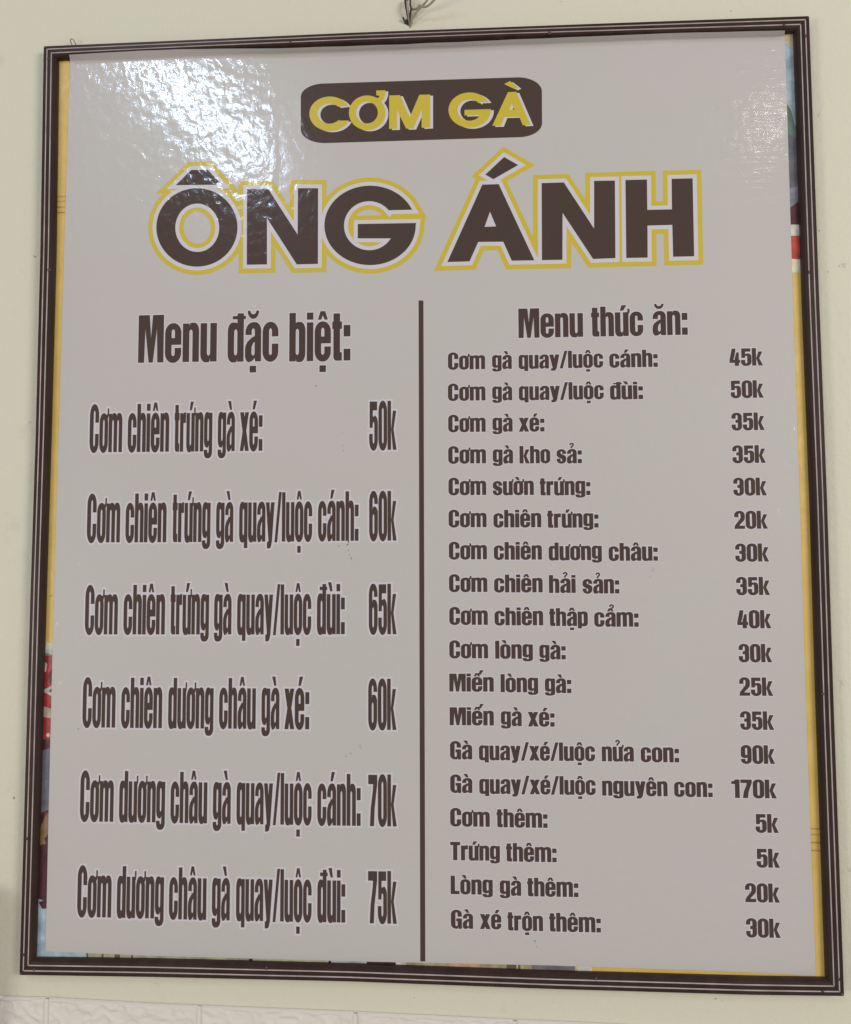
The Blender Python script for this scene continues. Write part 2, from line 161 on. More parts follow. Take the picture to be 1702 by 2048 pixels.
["o",[[420.65,-375.69],[439.1,-376.49],[439.05,-378.08],[420.6,-377.28]]],
["o",[[420.37,-384.16],[438.82,-384.95],[438.76,-386.53],[420.32,-385.74]]],
["o",[[420.1,-392.61],[438.53,-393.39],[438.47,-394.98],[420.05,-394.2]]]],"PR_B":[["l",[[-444.72,-514.33],[-375.11,-514.69],[-377.57,-533.28],[-447.11,-533.01]]],
["k2",[[-378.0,-514.67],[-375.11,-514.69],[-372.38,-533.16],[-375.27,-533.15]]],
["v",[[-375.11,-514.69],[-190.08,-515.62],[-189.9,-533.94],[-374.69,-533.21]]],
["k2",[[-358.96,-514.77],[-356.65,-514.78],[-357.98,-533.33],[-360.28,-533.32]]],
["k2",[[-344.56,-514.84],[-338.23,-514.87],[-337.85,-533.36],[-344.17,-533.33]]],
["k2",[[-325.59,-514.94],[-323.29,-514.95],[-322.94,-533.42],[-325.23,-533.41]]],
["k",[[-191.21,-515.62],[-187.26,-515.64],[-187.08,-533.95],[-191.03,-533.94]]],
["v",[[-187.26,-515.64],[-103.03,-516.06],[-102.96,-534.28],[-187.08,-533.95]]],
["k",[[-101.91,-516.07],[-99.12,-516.08],[-99.05,-534.3],[-101.84,-534.29]]],
["l",[[-99.12,-516.08],[-60.12,-516.28],[-60.11,-534.45],[-99.05,-534.3]]],
["m",[[-60.12,-516.28],[-27.96,-516.44],[-25.78,-534.53],[-57.89,-534.4]]],
["w",[[-27.96,-516.44],[-15.79,-516.5],[-13.08,-534.56],[-25.22,-534.51]]],
["v2",[[-15.79,-516.5],[32.69,-516.75],[32.59,-534.81],[-15.84,-534.62]]],
["p",[[32.69,-516.75],[65.58,-516.91],[65.43,-534.94],[32.59,-534.81]]],
["v2",[[65.58,-516.91],[93.98,-517.06],[93.79,-535.06],[65.43,-534.94]]],
["k2",[[93.98,-517.06],[104.87,-517.11],[106.31,-535.06],[95.43,-535.02]]],
["k2",[[107.05,-517.12],[109.77,-517.14],[109.57,-535.12],[106.85,-535.11]]],
["v2",[[109.77,-517.14],[122.27,-517.2],[122.05,-535.17],[109.57,-535.12]]],
["g2",[[122.27,-517.2],[168.85,-517.44],[168.57,-535.35],[122.05,-535.17]]],
["w",[[168.85,-517.44],[185.03,-517.52],[191.2,-535.26],[175.05,-535.2]]]]}""")
import bpy, bmesh, math, random
from mathutils import Vector, Matrix, noise
from mathutils.geometry import delaunay_2d_cdt, tessellate_polygon
random.seed(7)
R = math.radians
SC = bpy.context.scene
# ------------------------------------------------------------ camera
cam = bpy.data.cameras.new('camera'); co = bpy.data.objects.new('camera', cam)
SC.collection.objects.link(co); SC.camera = co
co.location = (0.0636779, -0.96421789, -0.08736518)
co.rotation_euler = (R(93.77929436), R(0.22296588), R(3.34085727))
cam.sensor_fit = 'HORIZONTAL'; cam.sensor_width = 36.0; cam.lens = 36.0 * 1700.0 / 1702.0
cam.clip_start = 0.02; cam.clip_end = 60
# ------------------------------------------------------------ room light
w = bpy.data.worlds.new('World'); SC.world = w; w.use_nodes = True
w.node_tree.nodes['Background'].inputs['Color'].default_value = (1.0, 0.965, 0.915, 1)
w.node_tree.nodes['Background'].inputs['Strength'].default_value = 0.322
SC.view_settings.view_transform = 'Standard'; SC.view_settings.look = 'None'
SC.view_settings.exposure = 0.0; SC.view_settings.gamma = 1.0

def area(name, loc, target, sx, sy, power, color, along=None, spread=180):
    l = bpy.data.lights.new(name, 'AREA'); l.shape = 'RECTANGLE'; l.size = sx; l.size_y = sy
    l.energy = power; l.color = color; l.spread = R(spread)
    o = bpy.data.objects.new(name, l); SC.collection.objects.link(o)
    z = (Vector(loc) - Vector(target)).normalized()
    x = Vector(along if along else (1, 0, 0)); x = (x - z * x.dot(z)).normalized()
    y = z.cross(x)
    o.matrix_world = Matrix(((x.x, y.x, z.x, loc[0]), (x.y, y.y, z.y, loc[1]), (x.z, y.z, z.z, loc[2]), (0, 0, 0, 1)))
    return o
# the fluorescent tube that the glossy poster mirrors at its upper left
area('tube_light', (-1.11, -2.5, 1.90), (-0.25, 0, 0.45), 0.74, 0.055, 12, (0.60, 0.76, 1.0), along=(0.55, 0.0, -0.50))
# wide warm main light, right of the camera
area('room_light', (2.6, -2.6, 0.7), (0.1, 0, -0.1), 1.2, 1.0, 56, (1.0, 0.94, 0.86))
# softer fill added left of the camera to brighten the wall's left side
area('left_fill_light', (-2.5, -2.4, -0.45), (-0.2, 0, -0.3), 0.7, 0.7, 25, (1.0, 0.94, 0.85))
# small spotlight mirrored by the ripples near the right edge
area('bulb_light', (1.04, -1.8, 1.37), (0.4, 0, 0.4), 0.05, 0.05, 0.2, (1.0, 0.95, 0.88))

# ------------------------------------------------------------ materials
def mat(name, col, rough=0.6, spec=0.5, coat=0.0, coat_rough=0.1):
    m = bpy.data.materials.new(name); m.use_nodes = True
    b = m.node_tree.nodes['Principled BSDF']
    b.inputs['Base Color'].default_value = (*col, 1)
    b.inputs['Roughness'].default_value = rough
    b.inputs['Specular IOR Level'].default_value = spec
    b.inputs['Coat Weight'].default_value = coat; b.inputs['Coat Roughness'].default_value = coat_rough
    return m
def N(m, t, **k):
    n = m.node_tree.nodes.new(t)
    for a, v in k.items(): setattr(n, a, v)
    return n
def L(m, a, b): m.node_tree.links.new(a, b)
def pos(m):
    return N(m, 'ShaderNodeNewGeometry').outputs['Position']
def nz(m, vec, scale, detail=3, rough=0.5, dist=0.0, stretch=None):
    if stretch:
        mp = N(m, 'ShaderNodeMapping'); L(m, vec, mp.inputs['Vector'])
        mp.inputs['Rotation'].default_value = stretch[0]; mp.inputs['Scale'].default_value = stretch[1]; vec = mp.outputs[0]
    n = N(m, 'ShaderNodeTexNoise'); L(m, vec, n.inputs['Vector'])
    n.inputs['Scale'].default_value = scale; n.inputs['Detail'].default_value = detail
    n.inputs['Roughness'].default_value = rough; n.inputs['Distortion'].default_value = dist
    return n.outputs['Fac']
def math_(m, op, a, b=None, c=None, clamp=False):
    n = N(m, 'ShaderNodeMath', operation=op); n.use_clamp = clamp
    for i, v in enumerate((a, b, c)):
        if v is None: continue
        if isinstance(v, (int, float)): n.inputs[i].default_value = v
        else: L(m, v, n.inputs[i])
    return n.outputs[0]
def ramp(m, f, a, b, c0=(0, 0, 0), c1=(1, 1, 1)):
    n = N(m, 'ShaderNodeMapRange'); L(m, f, n.inputs[0]); n.inputs[1].default_value = a; n.inputs[2].default_value = b
    return n.outputs[0]
def mixc(m, f, a, b):
    n = N(m, 'ShaderNodeMix', data_type='RGBA')
    if isinstance(f, (int, float)): n.inputs[0].default_value = f
    else: L(m, f, n.inputs[0])
    for i, v in ((6, a), (7, b)):
        if isinstance(v, tuple): n.inputs[i].default_value = (*v, 1)
        else: L(m, v, n.inputs[i])
    return n.outputs[2]
def bump(m, h, dist, strength=1.0):
    n = N(m, 'ShaderNodeBump'); n.inputs['Distance'].default_value = dist; n.inputs['Strength'].default_value = strength
    L(m, h, n.inputs['Height']); return n
def BS(m): return m.node_tree.nodes['Principled BSDF']

def laminate(m, amt=1.0):
    """orange-peel relief of the laminated, glued-down vinyl, continuous over print and paper"""
    p = pos(m)
    a = nz(m, p, 78, 2, 0.5, 0.6, stretch=((0, R(38), 0), (1.0, 1, 0.72)))
    b = nz(m, p, 210, 2, 0.55, 0.3)
    v = N(m, 'ShaderNodeTexVoronoi', feature='SMOOTH_F1'); L(m, p, v.inputs['Vector']); v.inputs['Scale'].default_value = 95
    c = nz(m, p, 9, 2, 0.5)
    patch = ramp(m, nz(m, p, 7, 2, 0.6), 0.30, 0.62)
    # long diagonal draw lines where the sheet was pulled tight near the right edge
    rp = nz(m, p, 38, 3, 0.55, 1.2, stretch=((0, R(-22), 0), (0.22, 1, 1.6)))
    sx = N(m, 'ShaderNodeSeparateXYZ'); L(m, p, sx.inputs[0])
    right = math_(m, 'MULTIPLY', ramp(m, sx.outputs[0], 0.22, 0.38), ramp(m, sx.outputs[2], 0.10, 0.22))
    h = math_(m, 'ADD', math_(m, 'MULTIPLY', a, 0.55), math_(m, 'MULTIPLY', b, 0.13))
    h = math_(m, 'ADD', h, math_(m, 'MULTIPLY', v.outputs['Distance'], 0.42))
    seam = math_(m, 'ADD', 1.0, math_(m, 'MULTIPLY', math_(m, 'MULTIPLY', ramp(m, sx.outputs[0], -0.172, -0.164), ramp(m, sx.outputs[2], 0.16, 0.24)), -0.5))
    h = math_(m, 'MULTIPLY', math_(m, 'MULTIPLY', h, seam), math_(m, 'ADD', math_(m, 'MULTIPLY', patch, 0.7), 0.45))
    h = math_(m, 'ADD', h, math_(m, 'MULTIPLY', c, 0.5))
    h = math_(m, 'ADD', h, math_(m, 'MULTIPLY', math_(m, 'MULTIPLY', rp, right), 0.45))
    bn = bump(m, h, 0.00085 * amt)
    L(m, bn.outputs[0], BS(m).inputs['Normal'])
def tinted(m, c0, c1, scale=4.0):
    f = ramp(m, nz(m, pos(m), scale, 3, 0.55), 0.35, 0.65)
    L(m, mixc(m, f, c0, c1), BS(m).inputs['Base Color'])

M = {}
M['paper'] = mat('poster_vinyl', (0.58, 0.56, 0.52), 0.115, 0.5, 0.4, 0.34); tinted(M['paper'], (0.60, 0.558, 0.552), (0.585, 0.574, 0.545), 3.2); laminate(M['paper'])
M['halo'] = mat('white_print', (0.69, 0.655, 0.70), 0.115, 0.5, 0.4, 0.34); laminate(M['halo'])
M['ink'] = mat('brown_print', (0.088, 0.057, 0.047), 0.115, 0.5, 0.15, 0.34); tinted(M['ink'], (0.076, 0.042, 0.037), (0.069, 0.047, 0.034), 22); laminate(M['ink'])
M['gold'] = mat('yellow_print', (0.66, 0.52, 0.045), 0.115, 0.5, 0.4, 0.34); laminate(M['gold'])
M['dirt'] = mat('dried_splash', (0.09, 0.07, 0.055), 0.7, 0.3)
M['banner'] = mat('yellow_banner_print', (0.75, 0.53, 0.13), 0.3, 0.5); tinted(M['banner'], (0.78, 0.54, 0.16), (0.70, 0.49, 0.12), 30); laminate(M['banner'], 0.8)
pal = {'w': (.62, .63, .55), 'w2': (.75, .55, .47), 'w3': (.72, .66, .5), 'g': (.30, .29, .29), 'g2': (.2, .19, .2), 'r': (.42, .035, .04), 'r2': (.48, .06, .045),
       'k': (.04, .035, .03), 'k2': (.12, .12, .07), 'c': (.55, .42, .34), 'm': (.085, .022, .032), 's': (.15, .15, .18), 's2': (.23, .235, .30), 'b': (.25, .15, .07),
       'l': (.40, .50, .58), 't': (.62, .52, .33), 'n': (.13, .20, .17), 'o': (.50, .29, .08), 'v': (.42, .43, .28), 'v2': (.42, .36, .20), 'p': (.62, .38, .25)}
for k, c in pal.items():
    m = M['p_' + k] = mat('food_photo_print_' + {'w': 'white'}.get(k, 'tone'), c, 0.3, 0.5)
    tinted(m, tuple(min(1, v * 1.25) for v in c), tuple(v * 0.72 for v in c), 60); laminate(m, 0.8)

m = M['wall'] = mat('cream_wall_paint', (0.60, 0.57, 0.42), 0.62, 0.3)
p = pos(m)
f = ramp(m, nz(m, p, 2.6, 4, 0.6), 0.3, 0.7)
col = mixc(m, f, (0.765, 0.73, 0.595), (0.745, 0.74, 0.60))
f2 = ramp(m, nz(m, p, 16, 5, 0.7), 0.60, 0.80)
col = mixc(m, math_(m, 'MULTIPLY', f2, 0.35), col, (0.47, 0.45, 0.33))
spk = ramp(m, nz(m, p, 210, 2, 0.5), 0.755, 0.79)
col = mixc(m, math_(m, 'MULTIPLY', spk, 0.4), col, (0.25, 0.23, 0.16))
for (x, z), s in DATA['WALLSPOT']:
    vd = N(m, 'ShaderNodeVectorMath', operation='DISTANCE'); L(m, p, vd.inputs[0]); vd.inputs[1].default_value = (x / 1000, 0.004, z / 1000)
    dn = math_(m, 'ADD', vd.outputs['Value'], math_(m, 'MULTIPLY', math_(m, 'SUBTRACT', nz(m, p, 420, 3, 0.7), 0.5), s * 0.0045))
    fac = math_(m, 'SUBTRACT', 1.0, ramp(m, dn, s * 0.0003, s * 0.00062))
    col = mixc(m, math_(m, 'MULTIPLY', fac, 0.62 if s < 2.6 else 0.3), col, (0.20, 0.19, 0.15))
L(m, col, BS(m).inputs['Base Color'])
h = math_(m, 'ADD', math_(m, 'MULTIPLY', nz(m, p, 14, 5, 0.6, 0.5), 2.2), math_(m, 'MULTIPLY', ramp(m, nz(m, p, 120, 4, 0.65), 0.42, 0.75), 0.45))
sc = nz(m, p, 60, 3, 0.6, 1.5, stretch=((0, R(35), 0), (0.25, 1, 1.4)))
h = math_(m, 'ADD', h, math_(m, 'MULTIPLY', ramp(m, sc, 0.62, 0.80), 0.18))
L(m, bump(m, h, 0.0007).outputs[0], BS(m).inputs['Normal'])

m = M['frame'] = mat('dark_brown_moulding', (0.045, 0.027, 0.024), 0.32, 0.14)
p = pos(m)
L(m, mixc(m, ramp(m, nz(m, p, 60, 4, 0.6, stretch=((0, 0, 0), (1, 1, .2))), 0.35, 0.7), (0.040, 0.023, 0.020), (0.056, 0.035, 0.030)), BS(m).inputs['Base Color'])
L(m, bump(m, nz(m, p, 60, 2, 0.5), 0.0002).outputs[0], BS(m).inputs['Normal'])
M['rib'] = mat('pale_moulding_line', (0.46, 0.39, 0.37), 0.35, 0.5)
tinted(M['rib'], (0.58, 0.50, 0.48), (0.44, 0.37, 0.355), 45)
M['cut'] = mat('pale_cut_edge', (0.42, 0.37, 0.32), 0.7, 0.3)
M['screw'] = mat('brown_nail_head', (0.10, 0.075, 0.065), 0.35, 0.6)
M['screw'].node_tree.nodes['Principled BSDF'].inputs['Metallic'].default_value = 0.5
M['board'] = mat('board_core', (0.5, 0.45, 0.35), 0.8, 0.2)
m = M['brick'] = mat('white_embossed_foam', (0.70, 0.64, 0.58), 0.5, 0.35)
p = pos(m)
L(m, mixc(m, ramp(m, nz(m, p, 30, 3, 0.6), 0.35, 0.65), (0.82, 0.765, 0.71), (0.81, 0.775, 0.71)), BS(m).inputs['Base Color'])
L(m, bump(m, nz(m, p, 180, 3, 0.6), 0.0006).outputs[0], BS(m).inputs['Normal'])
M['black_wire'] = mat('black_wire', (0.02, 0.018, 0.016), 0.4, 0.5)
M['tan_wire'] = mat('tan_wire', (0.42, 0.37, 0.28), 0.5, 0.5)
M['steel'] = mat('grey_wire_steel', (0.30, 0.28, 0.24), 0.4, 0.5)
M['hole'] = mat('broken_plaster', (0.16, 0.14, 0.11), 0.9, 0.1)
for k in ('black_wire', 'tan_wire', 'steel', 'hole', 'screw', 'cut', 'board', 'dirt'):
    c = tuple(BS(M[k]).inputs['Base Color'].default_value)[:3]
    tinted(M[k], c, tuple(v * 0.75 for v in c), 120)

# ------------------------------------------------------------ helpers
def link(name, me, parent=None, mats=(), kind=None):
    o = bpy.data.objects.new(name, me); SC.collection.objects.link(o)
    if me is not None:
        for mm_ in mats: me.materials.append(mm_)
    if parent: o.parent = parent
    if kind: o['kind'] = kind
    return o
def mesh(name, verts, faces, mi=None, smooth=False):
    me = bpy.data.meshes.new(name); me.from_pydata(verts, [], faces)
    if mi: me.polygons.foreach_set('material_index', mi)
    if smooth: me.polygons.foreach_set('use_smooth', [True] * len(faces))
    me.update(); return me
def tag(o, label, cat, group=None):
    o['label'] = label; o['category'] = cat
    if group: o['group'] = group
def lerp(a, b, t): return a + (b - a) * t
def poly_at(pl, t, ax=0):
    """point of polyline pl at fraction t of its length"""
    ds = [math.dist(pl[i], pl[i + 1]) for i in range(len(pl) - 1)]; s = t * sum(ds)
    for i, d in enumerate(ds):
        if s <= d or i == len(ds) - 1:
            k = s / d; return (lerp(pl[i][0], pl[i + 1][0], k), lerp(pl[i][1], pl[i + 1][1], k))
        s -= d
def poly_x(pl, x):
    for i in range(len(pl) - 1):
        if x <= pl[i + 1][0] or i == len(pl) - 2:
            k = (x - pl[i][0]) / (pl[i + 1][0] - pl[i][0]); return lerp(pl[i][1], pl[i + 1][1], k)
def smooth_poly(pl, n=40):
    """centripetal-ish Catmull-Rom resample"""
    P = [pl[0]] + list(pl) + [pl[-1]]; out = []
    for i in range(1, len(P) - 2):
        p0, p1, p2, p3 = P[i - 1:i + 3]; k = max(2, int(n / (len(pl) - 1)))
        for j in range(k):
            t = j / k
            out.append(tuple(0.5 * ((2 * b) + (-a + c) * t + (2 * a - 5 * b + 4 * c - d) * t * t + (-a + 3 * b - 3 * c + d) * t ** 3) for a, b, c, d in zip(p0, p1, p2, p3)))
    out.append(tuple(pl[-1])); return out

# ------------------------------------------------------------ condensed lettering, drawn from scratch
def arc(cx, cy, rx, ry, a0, a1, n=6):
    return [(cx + rx * math.cos(R(a0 + (a1 - a0) * i / n)), cy + ry * math.sin(R(a0 + (a1 - a0) * i / n))) for i in range(n + 1)]
def rr(x0, y0, x1, y1, tl=None, tr=None, br=None, bl=None):
    """box with elliptical corners, counter-clockwise; each corner (rx, ry) or None"""
    p = []
    p += arc(x0 + bl[0], y0 + bl[1], bl[0], bl[1], 180, 270) if bl else [(x0, y0)]
    p += arc(x1 - br[0], y0 + br[1], br[0], br[1], 270, 360) if br else [(x1, y0)]
    p += arc(x1 - tr[0], y1 - tr[1], tr[0], tr[1], 0, 90) if tr else [(x1, y1)]
    p += arc(x0 + tl[0], y1 - tl[1], tl[0], tl[1], 90, 180) if tl else [(x0, y1)]
    return p
def bx(x0, y0, x1, y1): return [(x0, y0), (x1, y0), (x1, y1), (x0, y1)]
def area2(p): return sum(p[i - 1][0] * p[i][1] - p[i][0] * p[i - 1][1] for i in range(len(p)))
def ccw(p): return p if area2(p) > 0 else p[::-1]
def stroke(pts, wd):
    """thick polyline as quads"""
    out = []
    n = len(pts); nor = []
    for i in range(n):
        a = pts[max(0, i - 1)]; b = pts[min(n - 1, i + 1)]; d = math.hypot(b[0] - a[0], b[1] - a[1]); nor.append((-(b[1] - a[1]) / d, (b[0] - a[0]) / d))
    l = [(p[0] + q[0] * wd / 2, p[1] + q[1] * wd / 2) for p, q in zip(pts, nor)]; r = [(p[0] - q[0] * wd / 2, p[1] - q[1] * wd / 2) for p, q in zip(pts, nor)]
    return ccw(l + r[::-1])
S = 22; C0, C1 = 22, 34
RO = (27, 21); RS = (15, 13)
def hole(y0, y1, x0=C0, x1=C1): r = ((x1 - x0) / 2, 7); return ('-', rr(x0, y0, x1, y1, r, r, r, r))
def arch(x, first=True):   # n-type arch springing from a stem at x..x+22
    return [('+', rr(x + 18, 40, x + 56, 82, (13, 11), (17, 17))), ('-', [(x + 22, 20), (x + 34, 20)] + arc(x + 28, 61, 6, 7, 0, 180)), ('+', bx(x + 34, 0, x + 56, 60)),
            ('-', [(x + 22, 71), (x + 26.5, 86), (x + 22, 86)]), ('+', bx(x, 0, x + 22, 80.5))]
G = {}
G['n'] = (56, arch(0))
G['m'] = (90, arch(0) + [('+', rr(50, 40, 90, 82, (13, 11), (17, 17))), ('-', [(56, 20), (68, 20)] + arc(62, 61, 6, 7, 0, 180)), ('+', bx(68, 0, 90, 60)), ('-', [(56, 71), (60.5, 86), (56, 86)]), ('+', bx(34, 0, 56, 68))])
G['h'] = (56, arch(0) + [('+', bx(0, 0, 22, 101))])
G['r'] = (39, [('+', rr(14, 57, 39, 82, (16, 14))), ('-', [(22, 60), (22, 50), (60, 50), (60, 58), (36, 60.5), (27, 60)]), ('-', [(22, 70), (27.5, 90), (22, 90)]), ('+', bx(0, 0, 22, 80.5))])
G['u'] = (56, [('+', rr(0, -1.5, 38, 80.5, br=(13, 11), bl=(17, 17))), ('-', [(34, 90), (22, 90)] + arc(28, 19, 6, 7, 180, 360)), ('-', [(34, 10), (29.5, -5), (34, -5)]), ('+', bx(34, 0, 56, 80.5))])
G['o'] = (56, [('+', rr(0, -1.5, 56, 82, RO, RO, RO, RO)), hole(12.5, 68.5)])
G['c'] = (55, [('+', rr(0, -1.5, 55, 82, RO, RO, RO, RO)), ('-', rr(22, 12.5, 33, 68.5, (5.5, 6), (5.5, 6), (5.5, 6), (5.5, 6))), ('-', bx(30, 36, 90, 51.5))])
G['e'] = (56, [('+', rr(0, -1.5, 56, 82, RO, RO, RO, RO)), ('-', rr(22, 12.5, 34, 36.5, bl=(6, 6), br=(6, 6))), ('-', bx(22.5, 29.5, 90, 36.5)), ('-', rr(22, 50.5, 34, 69, (6, 6), (6, 6)))])
G['a'] = (56, [('+', rr(1, 40, 56, 82, RO, (22, 18))), ('-', bx(-60, 30, 22.5, 55.5)), ('-', rr(22.5, 44, 34, 69, (5.5, 6), (5.5, 6))), ('+', bx(34, 0, 56, 60)),
               ('+', [(34, 53), (22, 49)] + [(8, 41), (1.5, 33), (0, 25), (0, 17)] + arc(13, 14, 13, 15.5, 190, 270) + [(22, 0), (30, 4), (34, 9)]),
               ('-', [(34, 42), (27, 37), (22.5, 30), (22, 22), (22, 18)] + arc(28, 18, 6, 6, 190, 360)), ('-', [(34, 7), (37, -5), (31, -5)])])
def bowl_l(y0=-1.5, y1=82):   # bowl at left of a right stem
    return [('+', rr(0, y0, 40, y1, (17, 18), (15, 12), (15, 12), (17, 18))), hole(y0 + 14.5, y1 - 14), ('+', bx(34, y0 + 12, 56, y1 - 12))]
G['d'] = (56, bowl_l() + [('-', [(34, 9), (30, -6), (34, -6)]), ('+', bx(34, 0, 56, 101))])
G['đ'] = (56, G['d'][1] + [('+', bx(17, 89, 63, 95.5))])
G['q'] = (56, bowl_l() + [('-', [(34, 71), (29.5, 90), (34, 90)]), ('+', bx(34, -13, 56, 80.5))])
G['g'] = (56, [('+', rr(0, -14.5, 56, 30, br=(26, 13), bl=(20, 12))), ('-', [(-40, 3), (22, 3)] + arc(28, 1, 6, 5, 180, 360) + [(34, 40), (-40, 40)]),
               ('+', rr(0, 8, 40, 82, (17, 18), (15, 12), (13, 10), (17, 16))), hole(21, 68.5), ('-', [(34, 71), (29.5, 90), (34, 90)]), ('+', bx(34, 0, 56, 80.5)), ('-', [(34, 14), (34, 3), (26, 3), (28, 9)])])
def mir(x, w=56): return [(w - a, b) for a, b in x][::-1]
G['b'] = (56, [(s, mir(p)) for s, p in bowl_l() + [('-', [(34, 9), (30, -6), (34, -6)])]] + [('+', bx(0, 0, 22, 101))])
G['p'] = (56, [(s, mir(p)) for s, p in G['q'][1][:-1]] + [('+', bx(0, -13, 22, 80.5))])
G['i'] = (22, [('+', bx(0, 0, 22, 80.5)), ('+', bx(0, 86.5, 22, 101))])
G['l'] = (22, [('+', bx(0, 0, 22, 101))])
G['t'] = (33, [('+', rr(4, 0, 33, 97.5, bl=(10, 9))), ('-', bx(26.5, 17, 90, 66)), ('-', bx(26.5, 81, 90, 130)), ('+', bx(0, 66, 33, 81)), ('+', bx(4, 80, 26.5, 98))])
G['k'] = (58, [('+', bx(0, 0, 22, 101)), ('+', [(24, 42), (39, 42), (57, 80.5), (36, 80.5)]), ('+', [(24, 42), (36, 0), (59, 0), (39, 43)])])
G['x'] = (58, [('+', [(0, 80.5), (35, 0), (58, 0), (24, 80.5)]), ('+', [(34, 80.5), (0, 0), (22, 0), (57, 80.5)])])
G['y'] = (58, [('+', [(35, 80.5), (18, 6), (24, -2), (41, -3), (58, 80.5)]), ('+', [(0, 80.5), (19, 3), (37, 12), (23, 80.5)]), ('+', [(40, 2), (37, -8), (31, -13), (24, -14), (9, -14), (9, -1), (15, -1), (19, 2), (21, 8)])])
G['s'] = (54, [('+', rr(0, -1.5, 54, 82, RO, RO, RO, RO)), ('-', [(22, 64), (25, 69.5), (30, 69.5), (33, 65), (33, 55), (90, 55), (90, 38), (53, 37), (46, 45), (36, 50), (26, 54), (22, 58)]),
               ('-', [(32, 17), (29, 11), (24, 11), (21, 16), (21, 27), (-40, 27), (-40, 43), (1, 44), (8, 37), (18, 31), (28, 27), (32, 22)])])
G['/'] = (46, [('+', [(0, -1.5), (17, -1.5), (46, 101.5), (29, 101.5)])])
G[':'] = (23, [('+', bx(0, 0, 23, 24)), ('+', bx(0, 50, 23, 73.5))])
CO = (29, 24)
G['C'] = (60, [('+', rr(0, -1.5, 60, 101.5, CO, CO, CO, CO)), ('-', rr(24, 12, 37, 88, (6.5, 7), (6.5, 7), (6.5, 7), (6.5, 7))), ('-', bx(33, 38.5, 90, 62.5))])
G['G'] = (60, [('+', rr(0, -1.5, 60, 101.5, CO, CO, (6, 3), CO)), ('-', rr(24, 12, 37, 88, (6.5, 7), (6.5, 7), (6.5, 7), (6.5, 7))), ('-', bx(33, 54, 90, 65)), ('+', bx(30, 39, 60, 54)), ('-', [(40, 10), (44, -6), (36, -6)])])
G['M'] = (88, [('+', bx(0, 0, 88, 100)), ('-', [(38, 130), (38, 100), (44, 50), (50, 100), (50, 130)]), ('-', [(20.5, -30), (37, -30), (37, 0), (23.5, 73), (20.5, 0)]), ('-', [(51, -30), (67.5, -30), (67.5, 0), (64.5, 73), (51, 0)])])
G['T'] = (57, [('+', bx(0, 83, 57, 100)), ('+', bx(17, 0, 40, 84))])
G['L'] = (48, [('+', bx(0, 0, 23, 100)), ('+', bx(0, 0, 48, 17))])
DO = (27, 23)
G['0'] = (57, [('+', rr(0, -1.5, 57, 101.5, DO, DO, DO, DO)), hole(13, 87, 22, 35)])
G['1'] = (41, [('+', bx(18, 0, 41, 100)), ('+', [(0, 76), (26, 76), (30, 100), (22, 100), (14, 92), (0, 90)])])
G['2'] = (57, [('+', rr(0, 40, 57, 101.5, DO, DO, (20, 20))), ('-', [(-40, 30), (22, 30), (22, 66), (-40, 66)]), ('-', rr(22, 30, 34.5, 88, (6, 7), (6, 7))),
               ('+', [(0, 0), (57, 0), (57, 17), (25, 17), (32, 26), (48, 42), (54, 50), (56, 58), (57, 66), (35, 66), (33, 58), (26, 47), (6, 24), (1, 12)])])
G['3'] = (57, [('+', rr(0, -1.5, 57, 101.5, DO, DO, DO, DO)), ('-', rr(22, 60, 34.5, 88, (6, 7), (6, 7))), ('-', rr(22, 13, 34.5, 44, br=(6, 7), bl=(6, 7))), ('-', bx(-40, 33, 22.5, 68)), ('-', bx(18, 33, 25, 45)), ('-', bx(18, 59, 25, 68)),
               ('+', bx(20, 44.5, 40, 59)), ('-', [(50.5, 52), (90, 40), (90, 64)]), ('-', [(33, 60), (34.5, 60), (34.5, 66)]), ('-', bx(18, 33, 22, 68))])
G['4'] = (58, [('+', [(14, 100), (34, 100), (25, 37), (25, 18), (0, 18), (0, 34)]), ('+', bx(0, 18, 58, 34)), ('+', [(29, 0), (51, 0), (51, 78), (40, 78), (33, 60), (29, 50)]), ('-', [(20, 35), (29, 35), (29, 45), (36, 62), (31, 70), (28, 60)])])
G['5'] = (57, [('+', bx(3, 82, 52, 100)), ('+', bx(3, 46, 23, 100)), ('+', rr(8, 20, 57, 71, tr=(20, 18), tl=(12, 8))), ('-', bx(23, 69, 35, 81)), ('-', [(23, 66), (31, 90), (23, 82)]), ('+', bx(3, 82, 52, 100)), ('+', rr(0, -1.5, 57, 46, br=DO, bl=DO)), ('-', bx(-40, 33, 22.5, 46)), ('-', rr(22, 13, 35, 58, (6, 7), (6, 7), (6, 7), (6, 7))), ('-', bx(18, 33, 26, 46))])
six = [('+', rr(0, -1.5, 57, 101.5, DO, DO, DO, DO)), ('-', rr(22, 60, 34.5, 88, (6, 7), (6, 7))), ('-', bx(30, 60, 90, 75)), ('+', rr(18, 30, 57, 69, tr=(18, 16), tl=(10, 8))), ('-', [(22, 60), (22, 80), (27, 72)]), ('-', rr(22, 13, 34.5, 54, (6, 7), (6, 7), (6, 7), (6, 7)))]
G['6'] = (57, six)
G['9'] = (57, [(s, [(57 - x, 100 - y) for x, y in p]) for s, p in six])
G['7'] = (57, [('+', bx(0, 82, 57, 100)), ('+', [(11, 0), (36, 0), (40, 34), (57, 82), (57, 90), (33, 90), (30, 70), (16, 34)])])
